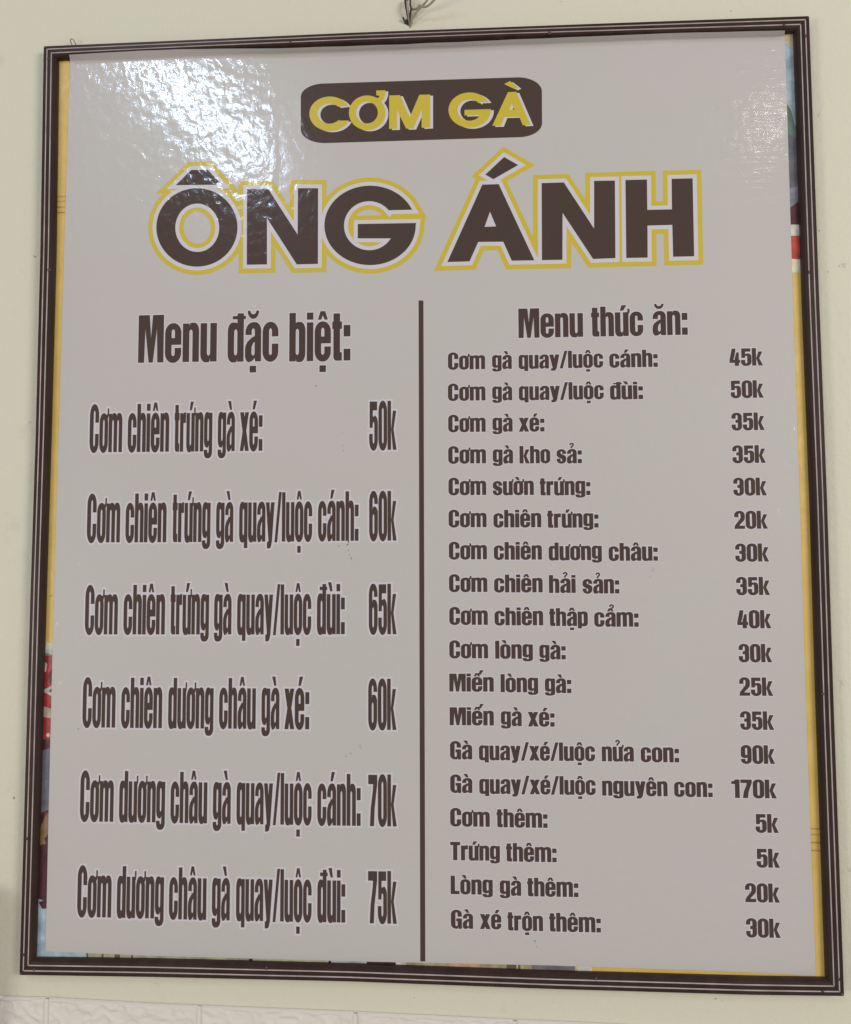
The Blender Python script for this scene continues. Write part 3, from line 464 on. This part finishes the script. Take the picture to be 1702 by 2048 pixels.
MK = {'acute': [[(-7, 86.5), (6, 86.5), (20, 104.5), (0, 104.5)]], 'grave': [[(-6, 86.5), (7, 86.5), (0, 104.5), (-20, 104.5)]],
      'circ': [[(-17, 86), (-6.5, 86), (0.3, 96), (-0.3, 103.5), (-8, 103.5)], [(17, 86), (8, 103.5), (-0.5, 103.5), (-0.5, 96), (6.5, 86)]],
      'dot': [[(-11, -23), (11, -23), (11, -9.5), (-11, -9.5)]],
      'breve': [arc(0, 106, 20, 17, 180, 360, 10) + arc(0, 106, 11, 7.5, 360, 180, 10)],
      'hook': [stroke([(-9, 106), (-8, 112), (-2, 115), (5, 114), (9, 109), (8, 103), (2, 98), (-2, 94), (-3, 87)], 8)],
      'hook2': [stroke([(-2, 112), (0, 120), (7, 123), (14, 120), (17, 114), (14, 108), (7, 103), (3, 98), (1, 94)], 8)],
      'acute2': [[(8, 96), (20, 96), (36, 120), (17, 120)]],
      'horn': [[(15, 64), (24, 69), (31, 76), (33.5, 83), (33.5, 92), (25, 92), (25, 82), (22, 79), (12, 78)]]}
ACC = {'ơ': ('o', 'horn'), 'ư': ('u', 'horn'), 'à': ('a', 'grave'), 'á': ('a', 'acute'), 'ă': ('a', 'breve'), 'â': ('a', 'circ'), 'ê': ('e', 'circ'), 'é': ('e', 'acute'),
       'ế': ('e', 'circ', 'acute2'), 'ệ': ('e', 'circ', 'dot'), 'ặ': ('a', 'breve', 'dot'), 'ậ': ('a', 'circ', 'dot'), 'ẩ': ('a', 'circ', 'hook2'), 'ả': ('a', 'hook'), 'ộ': ('o', 'circ', 'dot'),
       'ứ': ('u', 'horn', 'acute'), 'ừ': ('u', 'horn', 'grave'), 'ử': ('u', 'horn', 'hook'), 'ờ': ('o', 'horn', 'grave'), 'ò': ('o', 'grave'), 'ù': ('u', 'grave')}
def glyph(ch):
    if ch in ACC:
        a = ACC[ch]; w, p = G[a[0]]; p = list(p)
        for k in a[1:]:
            for q in MK[k]: p.append(('+', ccw([(x + w / 2, y) for x, y in q])))
        return w, p
    return G[ch]
def winding(pt, poly):
    x, y = pt; wn = 0; n = len(poly)
    for i in range(n):
        x0, y0 = poly[i - 1]; x1, y1 = poly[i]
        if y0 <= y:
            if y1 > y and (x1 - x0) * (y - y0) - (x - x0) * (y1 - y0) > 0: wn += 1
        elif y1 <= y and (x1 - x0) * (y - y0) - (x - x0) * (y1 - y0) < 0: wn -= 1
    return wn
def offset(p, d, miter=3.0):
    """push a closed contour outwards (it lies on the left of its edges) with mitred corners"""
    q = []
    for v in p:
        if not q or math.hypot(v[0] - q[-1][0], v[1] - q[-1][1]) > 1e-5: q.append(v)
    if math.hypot(q[0][0] - q[-1][0], q[0][1] - q[-1][1]) < 1e-5: q.pop()
    out = []; n = len(q)
    for i in range(n):
        a, b, c = q[i - 1], q[i], q[(i + 1) % n]
        u = Vector((b[0] - a[0], b[1] - a[1])).normalized(); v = Vector((c[0] - b[0], c[1] - b[1])).normalized()
        n1 = Vector((u.y, -u.x)); n2 = Vector((v.y, -v.x)); mvec = n1 + n2
        if mvec.length < 1e-6: out.append((b[0] + n1.x * d, b[1] + n1.y * d)); continue
        mvec.normalize(); k = 1 / max(1 / miter, mvec.dot(n1))
        out.append((b[0] + mvec.x * d * k, b[1] + mvec.y * d * k))
    return out
def fill(pieces, paint=True):
    """triangulate; paint=True: last piece covering a spot wins, else total winding > 0"""
    vs, es = [], []
    for s, p in pieces:
        k = len(vs); vs += [Vector((x, y)) for x, y in p]; es += [(k + i, k + (i + 1) % len(p)) for i in range(len(p))]
    r = delaunay_2d_cdt(vs, es, [], 0, 1e-6)
    V = [(v.x, v.y) for v in r[0]]; F = []
    bb = [(min(x for x, y in p), min(y for x, y in p), max(x for x, y in p), max(y for x, y in p)) for s, p in pieces]
    for f in r[2]:
        cx = sum(V[i][0] for i in f) / len(f); cy = sum(V[i][1] for i in f) / len(f); st = False; tot = 0
        for (s, p), b in zip(pieces, bb):
            if cx < b[0] or cx > b[2] or cy < b[1] or cy > b[3]: continue
            wn = winding((cx, cy), p)
            if paint:
                if wn > 0: st = (s == '+')
            else: tot += wn
        if st if paint else tot > 0: F.append(tuple(f))
    used = sorted({i for f in F for i in f}); mp = {j: i for i, j in enumerate(used)}
    return [V[i] for i in used], [tuple(mp[i] for i in f) for f in F]
cache = {}
def glyph_mesh(ch, sx, sy, halo):
    key = (ch, round(sx, 4), round(sy, 4), halo)
    if key not in cache:
        w, ps = glyph(ch); q = []
        for s, p in ps:
            pp = [(x * sx, y * sy) for x, y in ccw(p)]
            dd = halo if halo else 0.10
            pp = offset(pp, dd if s == '+' else -dd, 1.6 if halo else 3.0)
            q.append((s, pp))
        cache[key] = fill(q)
    return cache[key]
YP = -0.0006      # face of the new poster; print lies on it
def flat(parts, y0):
    """parts: list of (verts2d mm, faces, layer offset in m, material index) -> verts, faces, mi"""
    V, F, MI = [], [], []
    for vs, fs, dy, mi in parts:
        k = len(V); V += [(x / 1000, y0 - dy, z / 1000) for x, z in vs]
        for f in fs: F.append(tuple(k + i for i in f)); MI.append(mi)
    return V, F, MI
def line_obj(name, words, cap, halo, parent, label=None):
    parts = []; gi = 0; k = 0.045
    for t, x, wd, z in words:
        adv = []; cur = 0
        for ch in t:
            gw = glyph(ch)[0]; sb = 2.9 if ch not in '/xyk' else 1.4
            if ch == ':': sb = 4
            cur += sb; adv.append(cur); cur += gw + sb
        nat = adv[-1] + glyph(t[-1])[0] - adv[0]; sx = wd / nat; sy = cap / 100
        for ch, a in zip(t, adv):
            ox = x + (a - adv[0]) * sx
            for hl, mi, base in ((halo, 1, 0.00008), (0, 0, 0.00024)):
                vs, fs = glyph_mesh(ch, sx, sy, hl)
                parts.append(([(u + ox, v + z) for u, v in vs], fs, base + (gi % 3) * 0.00003, mi))
            gi += 1
    V, F, MI = flat(parts, YP)
    F = [f if facing(V, f) else f[::-1] for f in F]
    o = link(name, mesh(name, V, F, MI), parent, (M['ink'], M['halo']))
    if label: o['label'] = label
    return o
def facing(V, f):
    a, b, c = (Vector(V[i]) for i in f[:3]); return (b - a).cross(c - a).y < 0

# ------------------------------------------------------------ wall
WY = 0.004
X0, X1, Z0, Z1 = -1.3, 1.4, -1.0, 1.0
gx, gz = 24, 20
me = mesh('wall', [(lerp(X0, X1, i / gx), WY, lerp(Z0, Z1, j / gz)) for j in range(gz + 1) for i in range(gx + 1)],
          [(j * (gx + 1) + i, j * (gx + 1) + i + 1, (j + 1) * (gx + 1) + i + 1, (j + 1) * (gx + 1) + i) for j in range(gz) for i in range(gx)])
wall = link('wall', me, None, (M['wall'],), 'structure')

# embossed foam bricks below the board
bt = DATA['BRICKTOP']; xs = [p[0] for p in bt]
sl = (bt[4][1] - bt[1][1]) / (bt[4][0] - bt[1][0])
BT = lambda x: (poly_x(bt, x) if xs[0] < x < xs[-1] else bt[1][1] + (x - bt[1][0]) * sl)
clad = link('brick_cladding', mesh('brick_cladding', [(-0.95, WY - .0022, (BT(-950)) / 1000 - .0015), (1.1, WY - .0022, BT(1100) / 1000 - .0015), (1.1, WY - .0022, -0.85), (-0.95, WY - .0022, -0.85)], [(0, 3, 2, 1)]), None, (M['brick'],), 'structure')
js = [p[0] for p in DATA['BRICKJ']]; pitch = (js[-1] - js[0]) / 3; gap = 3.4
def brick(x0, x1, drop, hgt, seed):
    nx, nzz = 110, 44; V = []; F = []
    for j in range(nzz + 1):
        for i in range(nx + 1):
            u, v = i / nx, j / nzz
            x = lerp(x0, x1, u); zt = BT(x) - drop; z = zt - v * hgt
            e = min(u * (x1 - x0), (1 - u) * (x1 - x0), v * hgt, (1 - v) * hgt)
            edge = min(1, e / 1.2); rim = max(0, min(1, (e - 2.6) / 1.4))
            q = Vector((x * .034 + seed, z * .046, seed * 3.1))
            n1 = noise.fractal(q, 1.0, 2.0, 3); n2 = 1 - abs(noise.noise(q * 2.3)) * 2.2
            d = 3.2 * edge ** .6 + rim * (-1.6 + 2.4 * n1 + 1.9 * n2)
            V.append((x / 1000, WY - .0006 - d / 1000, z / 1000))
    for j in range(nzz):
        for i in range(nx):
            a = j * (nx + 1) + i; F.append((a, a + nx + 1, a + nx + 2, a + 1))
    link('brick', mesh('brick', V, F, smooth=True), clad, (M['brick'],))
for k in range(-2, 6):
    x0 = js[0] + k * pitch + gap / 2
    brick(x0, x0 + pitch - gap, 0.0, 64, k * 7.3 + 11)
    brick(x0 + pitch / 2, x0 + pitch * 1.5 - gap, 67.5, 64, k * 5.1 + 3)

# ------------------------------------------------------------ the framed menu board
board = link('menu_board', None)
tag(board, 'brown framed white menu board headed CƠM GÀ ÔNG ÁNH on the cream wall', 'menu board')
# backing sheet with the old yellow banner printed on it
FO, FI = DATA['FO'], DATA['FI']
def q8(pts, y0, y1):
    n = len(pts); V = [(x / 1000, y0, z / 1000) for x, z in pts] + [(x / 1000, y1, z / 1000) for x, z in pts]
    F = [tuple(range(n))[::-1], tuple(range(n, 2 * n))] + [(i, (i + 1) % n, n + (i + 1) % n, n + i) for i in range(n)]
    return V, F
oc = [FO['top'][0], FO['top'][-1], FO['bottom'][-1], FO['bottom'][0]]
ins = [(oc[0][0] + 6, oc[0][1] - 6), (oc[1][0] - 6, oc[1][1] - 6), (oc[2][0] - 6, oc[2][1] + 6), (oc[3][0] + 6, oc[3][1] + 6)]
V, F = q8(ins[::-1], 0.0, 0.0038)
me = mesh('old_banner', V, F); ban = link('old_banner', me, board, (M['banner'],)); ban['label'] = 'old yellow food banner showing round the edges of the new poster'
bm = bmesh.new(); bm.from_mesh(me); bmesh.ops.recalc_face_normals(bm, faces=bm.faces); bm.to_mesh(me); bm.free()
for key in ('PR_L', 'PR_R', 'PR_B'):
    for i, (c, p) in enumerate(DATA[key]):
        p = ccw([tuple(v) for v in p])
        V, F, MI = flat([(p, [tuple(range(len(p)))], 0.00002 + i * 0.000012, 0)], 0.0); F = [f if facing(V, f) else f[::-1] for f in F]
        link('printed_picture', mesh('printed_picture', V, F, MI), ban, (M['p_' + c],))

# four moulding rails
PRO = [(0.0, -3.9), (0.0, 7.8), (0.04, 9.0), (0.24, 9.0), (0.26, 8.8), (0.34, 8.8), (0.36, 9.0), (0.59, 9.0), (0.61, 8.7), (0.68, 8.7), (0.70, 8.7), (0.85, 7.9), (0.96, 5.6), (1.0, 3.6), (1.0, 0.05)]
def rail(name, O, I, flip):
    n = 48; V = []; F = []; k = len(PRO); RV = []; RF = []
    for i in range(n + 1):
        t = i / n
        for j, (f, h) in enumerate(PRO):
            L1 = math.dist(O[0], O[-1]); g = 0.35 / L1          # hairline gap at each mitre
            tt = g + t * (1 - 2 * g)
            a = poly_at(O, tt); b = poly_at(I, tt)
            V.append((lerp(a[0], b[0], f) / 1000, -h / 1000, lerp(a[1], b[1], f) / 1000))
        for r, (f0, f1, wd) in enumerate(((0.258, 0.345, 1), (0.600, 0.680, 1))):
            a = poly_at(O, t * (1 - 2 * g) + g); b = poly_at(I, t * (1 - 2 * g) + g)
            for f, h in ((f0 - .004, 8.5), (f0 + .012, 9.3), ((f0 + f1) / 2, 9.5), (f1 - .012, 9.3), (f1 + .004, 8.5)):
                RV.append((lerp(a[0], b[0], f) / 1000, -h / 1000, lerp(a[1], b[1], f) / 1000))
    for i in range(n):
        for j in range(k - 1):
            a = i * k + j; F.append((a, a + 1, a + k + 1, a + k))
        for r in range(2):
            for j in range(4):
                a = i * 10 + r * 5 + j; RF.append((a, a + 1, a + 11, a + 10))
    F.append(tuple(range(k))); F.append(tuple(n * k + j for j in range(k))[::-1])
    mi = [0] * (len(F) - 2) + [1, 1]
    me = mesh(name, V, F, mi); o = link('frame_rail', me, board, (M['frame'], M['cut']))
    rm = mesh('pale_line', RV, RF, smooth=True)
    for m_ in (me, rm):
        bm = bmesh.new(); bm.from_mesh(m_)
        if flip: bmesh.ops.reverse_faces(bm, faces=bm.faces)
        bm.to_mesh(m_); bm.free()
    link('pale_line', rm, o, (M['rib'],))
    return o
FO['left'] = FO['left']; 
rails = {}
rails['top'] = rail('frame_rail', FO['top'], FI['top'], False); rails['top']['label'] = 'top frame rail'
rails['right'] = rail('frame_rail', FO['right'], FI['right'], False); rails['right']['label'] = 'right frame rail'
rails['bottom'] = rail('frame_rail', FO['bottom'], FI['bottom'], True); rails['bottom']['label'] = 'bottom frame rail'
rails['left'] = rail('frame_rail', FO['left'], FI['left'], True); rails['left']['label'] = 'left frame rail'
# nail heads along the rails
V = [(0, -.0012, 0)]; F = []
for r_, y in ((.0011, -.0010), (.0019, -.0003), (.0021, .0006)):
    V += [(r_ * math.cos(R(30 * i)), y, r_ * math.sin(R(30 * i))) for i in range(12)]
F += [(0, 1 + i, 1 + (i + 1) % 12) for i in range(12)]
for q in range(2): F += [(1 + q * 12 + i, 13 + q * 12 + i, 13 + q * 12 + (i + 1) % 12, 1 + q * 12 + (i + 1) % 12) for i in range(12)]
nail_me = mesh('nail_head', V, F, smooth=True); nail_me.materials.append(M['screw'])
for side, pts in DATA['SCREW'].items():
    for x, z in pts:
        o = bpy.data.objects.new('nail_head', nail_me); SC.collection.objects.link(o); o.parent = rails[side]
        o.location = (x / 1000, -0.0092, z / 1000); s = random.uniform(.85, 1.1); o.scale = (s, 1, s)

# new poster: flat body, top strip bent forward over the lip of the top rail
PL, PR_, PC, PT, PB = (DATA[k] for k in ('PL', 'PR', 'PC', 'PT', 'PB'))
nu = 90; V = []; F = []
xsn = [lerp(PC[0][0], PC[-1][0], i / nu) for i in range(nu + 1)]
cols = []
for i in range(nu + 1):
    u = i / nu; xc = xsn[i]; col = []
    zt = poly_x(PT, lerp(PT[0][0], PT[-1][0], u)); xt = lerp(PT[0][0], PT[-1][0], u)
    zc = poly_x(PC, xc)
    wob = 0.5 * noise.noise(Vector((xc * .03, 0, 0))) * min(1, u * 8, (1 - u) * 8)
    for k in range(5):           # flap
        f = k / 5; bend = (1 - f) ** 1.15
        col.append((lerp(xt, xc, f), YP * 1000 - 10.2 * bend * (1 if k else 1) + .15 * wob, lerp(zt + wob, zc, f)))
    nb = 40
    for k in range(nb + 1):
        f = (k / nb) ** 2.2
        a = poly_at(PL, f); b = poly_at(PR_, f)
        if k == 0: col.append((xc, YP * 1000, zc)); continue
        x = lerp(a[0], b[0], u); 
        zb = poly_x(PB, lerp(PB[0][0], PB[-1][0], u)); z0 = zc
        z = lerp(z0, zb, f)
        col.append((x, YP * 1000, z))
    cols.append(col)
nr = len(cols[0])
for col in cols: V += [(x / 1000, y / 1000, z / 1000) for x, y, z in col]
for i in range(nu):
    for j in range(nr - 1):
        a = i * nr + j; F.append((a, a + 1, a + nr + 1, a + nr))
k = len(V)   # sheet thickness along the border
ring = [j for j in range(nr)] + [i * nr + nr - 1 for i in range(1, nu + 1)] + [nu * nr + j for j in range(nr - 2, -1, -1)] + [i * nr for i in range(nu - 1, 0, -1)]
V += [V[i] for i in ring] + [(V[i][0], V[i][1] + 0.0005, V[i][2]) for i in ring]; K = len(ring)
for a in range(len(ring)):
    b = (a + 1) % len(ring); F.append((k + a, k + K + a, k + K + b, k + b))
pm = mesh('poster', V, F); pm.polygons.foreach_set('use_smooth', [i < nu * (nr - 1) for i in range(len(F))])
poster = link('poster', pm, board, (M['paper'],)); poster['label'] = 'glossy white menu poster pasted over the old banner'

# title words: brown letters in a white and a yellow outline
def layer(contours, d, dy, mi):
    ps = []
    for grp in contours:
        for c in grp:
            c = [tuple(p) for p in c]
            ps.append(('+', offset(c, d, 4.0) if d else c))
    vs, fs = fill(ps, paint=False); return (vs, fs, dy, mi)
def fix(T):
    out = []
    for grp in T:
        g = [ccw([tuple(p) for p in grp[0]])] + [ccw([tuple(p) for p in h])[::-1] for h in grp[1:]]
        out.append(g)
    return out
T = fix(DATA['TITLE'])
def title_obj(name, groups):
    # outlines laid glyph by glyph so neighbours keep their own edges, brown on top
    parts = [layer(groups, 10.0, 0.00006, 2)]
    for i, g in enumerate(groups): parts.append(layer([g], 4.7, 0.00014 + .00003 * (i % 3), 1))
    parts.append(layer(groups, 0, 0.00028, 0))
    V, F, MI = flat(parts, YP); F = [f if facing(V, f) else f[::-1] for f in F]
    return link(name, mesh(name, V, F, MI), poster, (M['ink'], M['halo'], M['gold']))
title_obj('title_word', T[:4])['label'] = 'word ÔNG in brown with white and yellow outlines'
title_obj('title_word', T[4:])['label'] = 'word ÁNH in brown with white and yellow outlines'
# the brown name plate with its yellow lettering and white drop edge
pill = ccw([tuple(p) for p in DATA['PILL']])
V, F, MI = flat([(pill, [tuple(range(len(pill)))], 0.00006, 0)], YP); F = [f if facing(V, f) else f[::-1] for f in F]
pl_ = link('name_plate', mesh('name_plate', V, F, MI), poster, (M['ink'],)); pl_['label'] = 'rounded brown plate printed behind the words CƠM GÀ'
NM = fix(DATA['NAME']); sdx, sdz = DATA['SHADOW']
sh = [[[(x + sdx, z + sdz) for x, z in c] for c in g] for g in NM]
for a, b, nm in ((0, 4, 'CƠM'), (4, 7, 'GÀ')):
    parts = []
    for i, g in enumerate(sh[a:b]): parts.append(layer([g], 0, 0.00012 + .00002 * (i % 2), 1))
    parts.append(layer(NM[a:b], 0, 0.0002, 0))
    V, F, MI = flat(parts, YP); F = [f if facing(V, f) else f[::-1] for f in F]
    link('name_word', mesh('name_word', V, F, MI), poster, (M['gold'], M['halo']))['label'] = 'yellow word %s with a white drop edge' % nm
dv = ccw([tuple(p) for p in DATA['DIVIDER']]); dv = [(x, z) if z > -400 else (x, z + 0.6) for x, z in dv]
V, F, MI = flat([(dv, [(0, 1, 2, 3)], 0.00008, 0)], YP); F = [f if facing(V, f) else f[::-1] for f in F]
link('divider_line', mesh('divider_line', V, F, MI), poster, (M['ink'],))

CAP = {'LH': (56.6, 1.5), 'RH': (34.0, 1.3), 'L': (56.0, 2.3), 'P': (56.0, 2.3), 'R': (19.6, 1.25), 'Q': (19.6, 1.25)}
for kind, words in DATA['LINES']:
    cap, halo = CAP.get(kind) or CAP[kind[0]]
    nm = 'column_heading' if kind in ('LH', 'RH') else ('price' if kind[0] in 'PQ' else 'menu_line')
    line_obj(nm, words, cap, halo, poster)

# dried splashes on the poster
def blob(x, z, s, y):
    n = 9; a0 = random.random() * 6; sx = random.uniform(.35, .8); rot = random.random() * 3
    pts = []
    for i in range(n):
        a = a0 + i / n * 2 * math.pi; r_ = s * random.uniform(.35, 1.0); u, v = r_ * math.cos(a) * sx, r_ * math.sin(a)
        pts.append((x + u * math.cos(rot) - v * math.sin(rot), z + u * math.sin(rot) + v * math.cos(rot)))
    return pts
parts = []
for i, ((x, z), s) in enumerate(DATA['STAINS']):
    for q in range(3):
        p = ccw(blob(x + random.uniform(-.6, .6) * s, z + random.uniform(-1.1, 1.1) * s, s * random.uniform(.3, .7), 0))
        vs, fs = fill([('+', p)]); parts.append((vs, fs, 0.0004 + .00002 * q, 0))
V, F, MI = flat(parts, YP); F = [f if facing(V, f) else f[::-1] for f in F]
o = link('dried_splash', mesh('dried_splash', V, F, MI), poster, (M['dirt'],)); o['kind'] = 'stuff'

# ------------------------------------------------------------ wires at the top, and the bent nail
def tube(name, pts, rad, m, parent=None, seg=8, amp=0.0):
    pts = smooth_poly(pts, 48); V = []; F = []; n = len(pts)
    for i, p in enumerate(pts):
        a = Vector(pts[max(0, i - 1)]); b = Vector(pts[min(n - 1, i + 1)]); t = (b - a).normalized()
        s = t.cross(Vector((0, 1, 0.02))).normalized(); c = s.cross(t)
        for k in range(seg):
            g = 2 * math.pi * k / seg; q = Vector(p) + (s * math.cos(g) + c * math.sin(g)) * rad * (1 + amp * math.sin(i * 1.7))
            V.append(tuple(q))
    for i in range(n - 1):
        for k in range(seg):
            F.append((i * seg + k, i * seg + (k + 1) % seg, (i + 1) * seg + (k + 1) % seg, (i + 1) * seg + k))
    F.append(tuple(range(seg))[::-1]); F.append(tuple((n - 1) * seg + k for k in range(seg)))
    me = mesh(name, V, F, smooth=True)
    bm = bmesh.new(); bm.from_mesh(me); bmesh.ops.recalc_face_normals(bm, faces=bm.faces); bm.to_mesh(me); bm.free()
    return link(name, me, parent, (m,))
def p3(pts, ys): return [(x / 1000, y - 0.007, z / 1000) for (x, z), y in zip(pts, ys)]
wire = link('wire_tie', None); wire.location = (0, 0, 0)
tag(wire, 'knotted black and tan wire hooked into the wall above the top rail of the board', 'wire')
tube('black_strand', p3(DATA['WB'], (.006, .003, .003, .006, .012)), .0011, M['black_wire'], wire)
tube('black_strand', p3(DATA['WB2'], (.006, .002, .001, .0, -.001, .004, .012, .009, .006)), .0011, M['black_wire'], wire)
tube('tan_strand', p3(DATA['WC'], (.012, .006, .002, -.001, -.006, -.012, -.018, -.03)), .0013, M['tan_wire'], wire)
tube('tan_strand', p3(DATA['WC2'], (.004, .001, -.002, -.003, -.008, -.014, -.02, -.03)), .0013, M['tan_wire'], wire)
kx, kz = DATA['WC'][3]
tube('knot', [(kx / 1000 - .0022, -.010, kz / 1000 - .001), (kx / 1000, -.0115, kz / 1000 + .0018), (kx / 1000 + .0022, -.010, kz / 1000), (kx / 1000, -.008, kz / 1000 - .002)], .0008, M['tan_wire'], wire)
tube('tan_strand', p3(DATA['WD'], (.004, .0, .001, .005, .012)), .0013, M['tan_wire'], wire)
hx, hz = DATA['WB'][-1]
V = [(hx / 1000, WY - .0002, hz / 1000)]; n = 22
for i in range(n):
    a = 2 * math.pi * i / n; r_ = random.uniform(.0035, .006); V.append((hx / 1000 - .001 + r_ * math.cos(a), WY - .0004, hz / 1000 + .0012 + .8 * r_ * math.sin(a)))
link('plaster_hole', mesh('plaster_hole', V, [(0, 1 + (i + 1) % n, 1 + i) for i in range(n)]), wire, (M['hole'],))
ring_ = tube('bent_nail', p3(DATA['NAIL'], (.0105, .004, .003, .003, .005, .0105)), .00055, M['steel'])
tag(ring_, 'small bent wire nail in the wall just above the top left corner of the frame', 'nail')

# ------------------------------------------------------------ unseen box added just left of view to shade the wall's lower left corner
occluder = link('shadow_blocker', None); occluder.location = (-0.70, 0.0, -0.85)
tag(occluder, 'unseen shallow cabinet beside the lower left corner of the menu board', 'blocker')
M['wood'] = mat('brown_wood', (0.20, 0.12, 0.07), 0.5, 0.4)
tinted(M['wood'], (0.24, 0.15, 0.09), (0.16, 0.09, 0.05), 9)
def box(name, x0, x1, y0, y1, z0, z1, parent, m):
    bm = bmesh.new(); bmesh.ops.create_cube(bm, size=1)
    for v in bm.verts: v.co = ((x0 + x1) / 2 + v.co.x * (x1 - x0), (y0 + y1) / 2 + v.co.y * (y1 - y0), (z0 + z1) / 2 + v.co.z * (z1 - z0))
    bmesh.ops.bevel(bm, geom=bm.edges[:], offset=0.003, segments=2, affect='EDGES')
    me = bpy.data.meshes.new(name); bm.to_mesh(me); bm.free(); return link(name, me, parent, (m,))
box('blocker_body', -0.19, 0.19, -0.05, 0.003, 0.0, 0.40, occluder, M['wood'])
for sx in (-1, 1):
    d = box('blocker_door', min(0.004 * sx, 0.186 * sx), max(0.004 * sx, 0.186 * sx), -0.062, -0.051, 0.01, 0.39, occluder, M['wood'])
    box('blocker_handle', 0.02 * sx - 0.005, 0.02 * sx + 0.005, -0.078, -0.063, 0.17, 0.26, d, M['steel'])
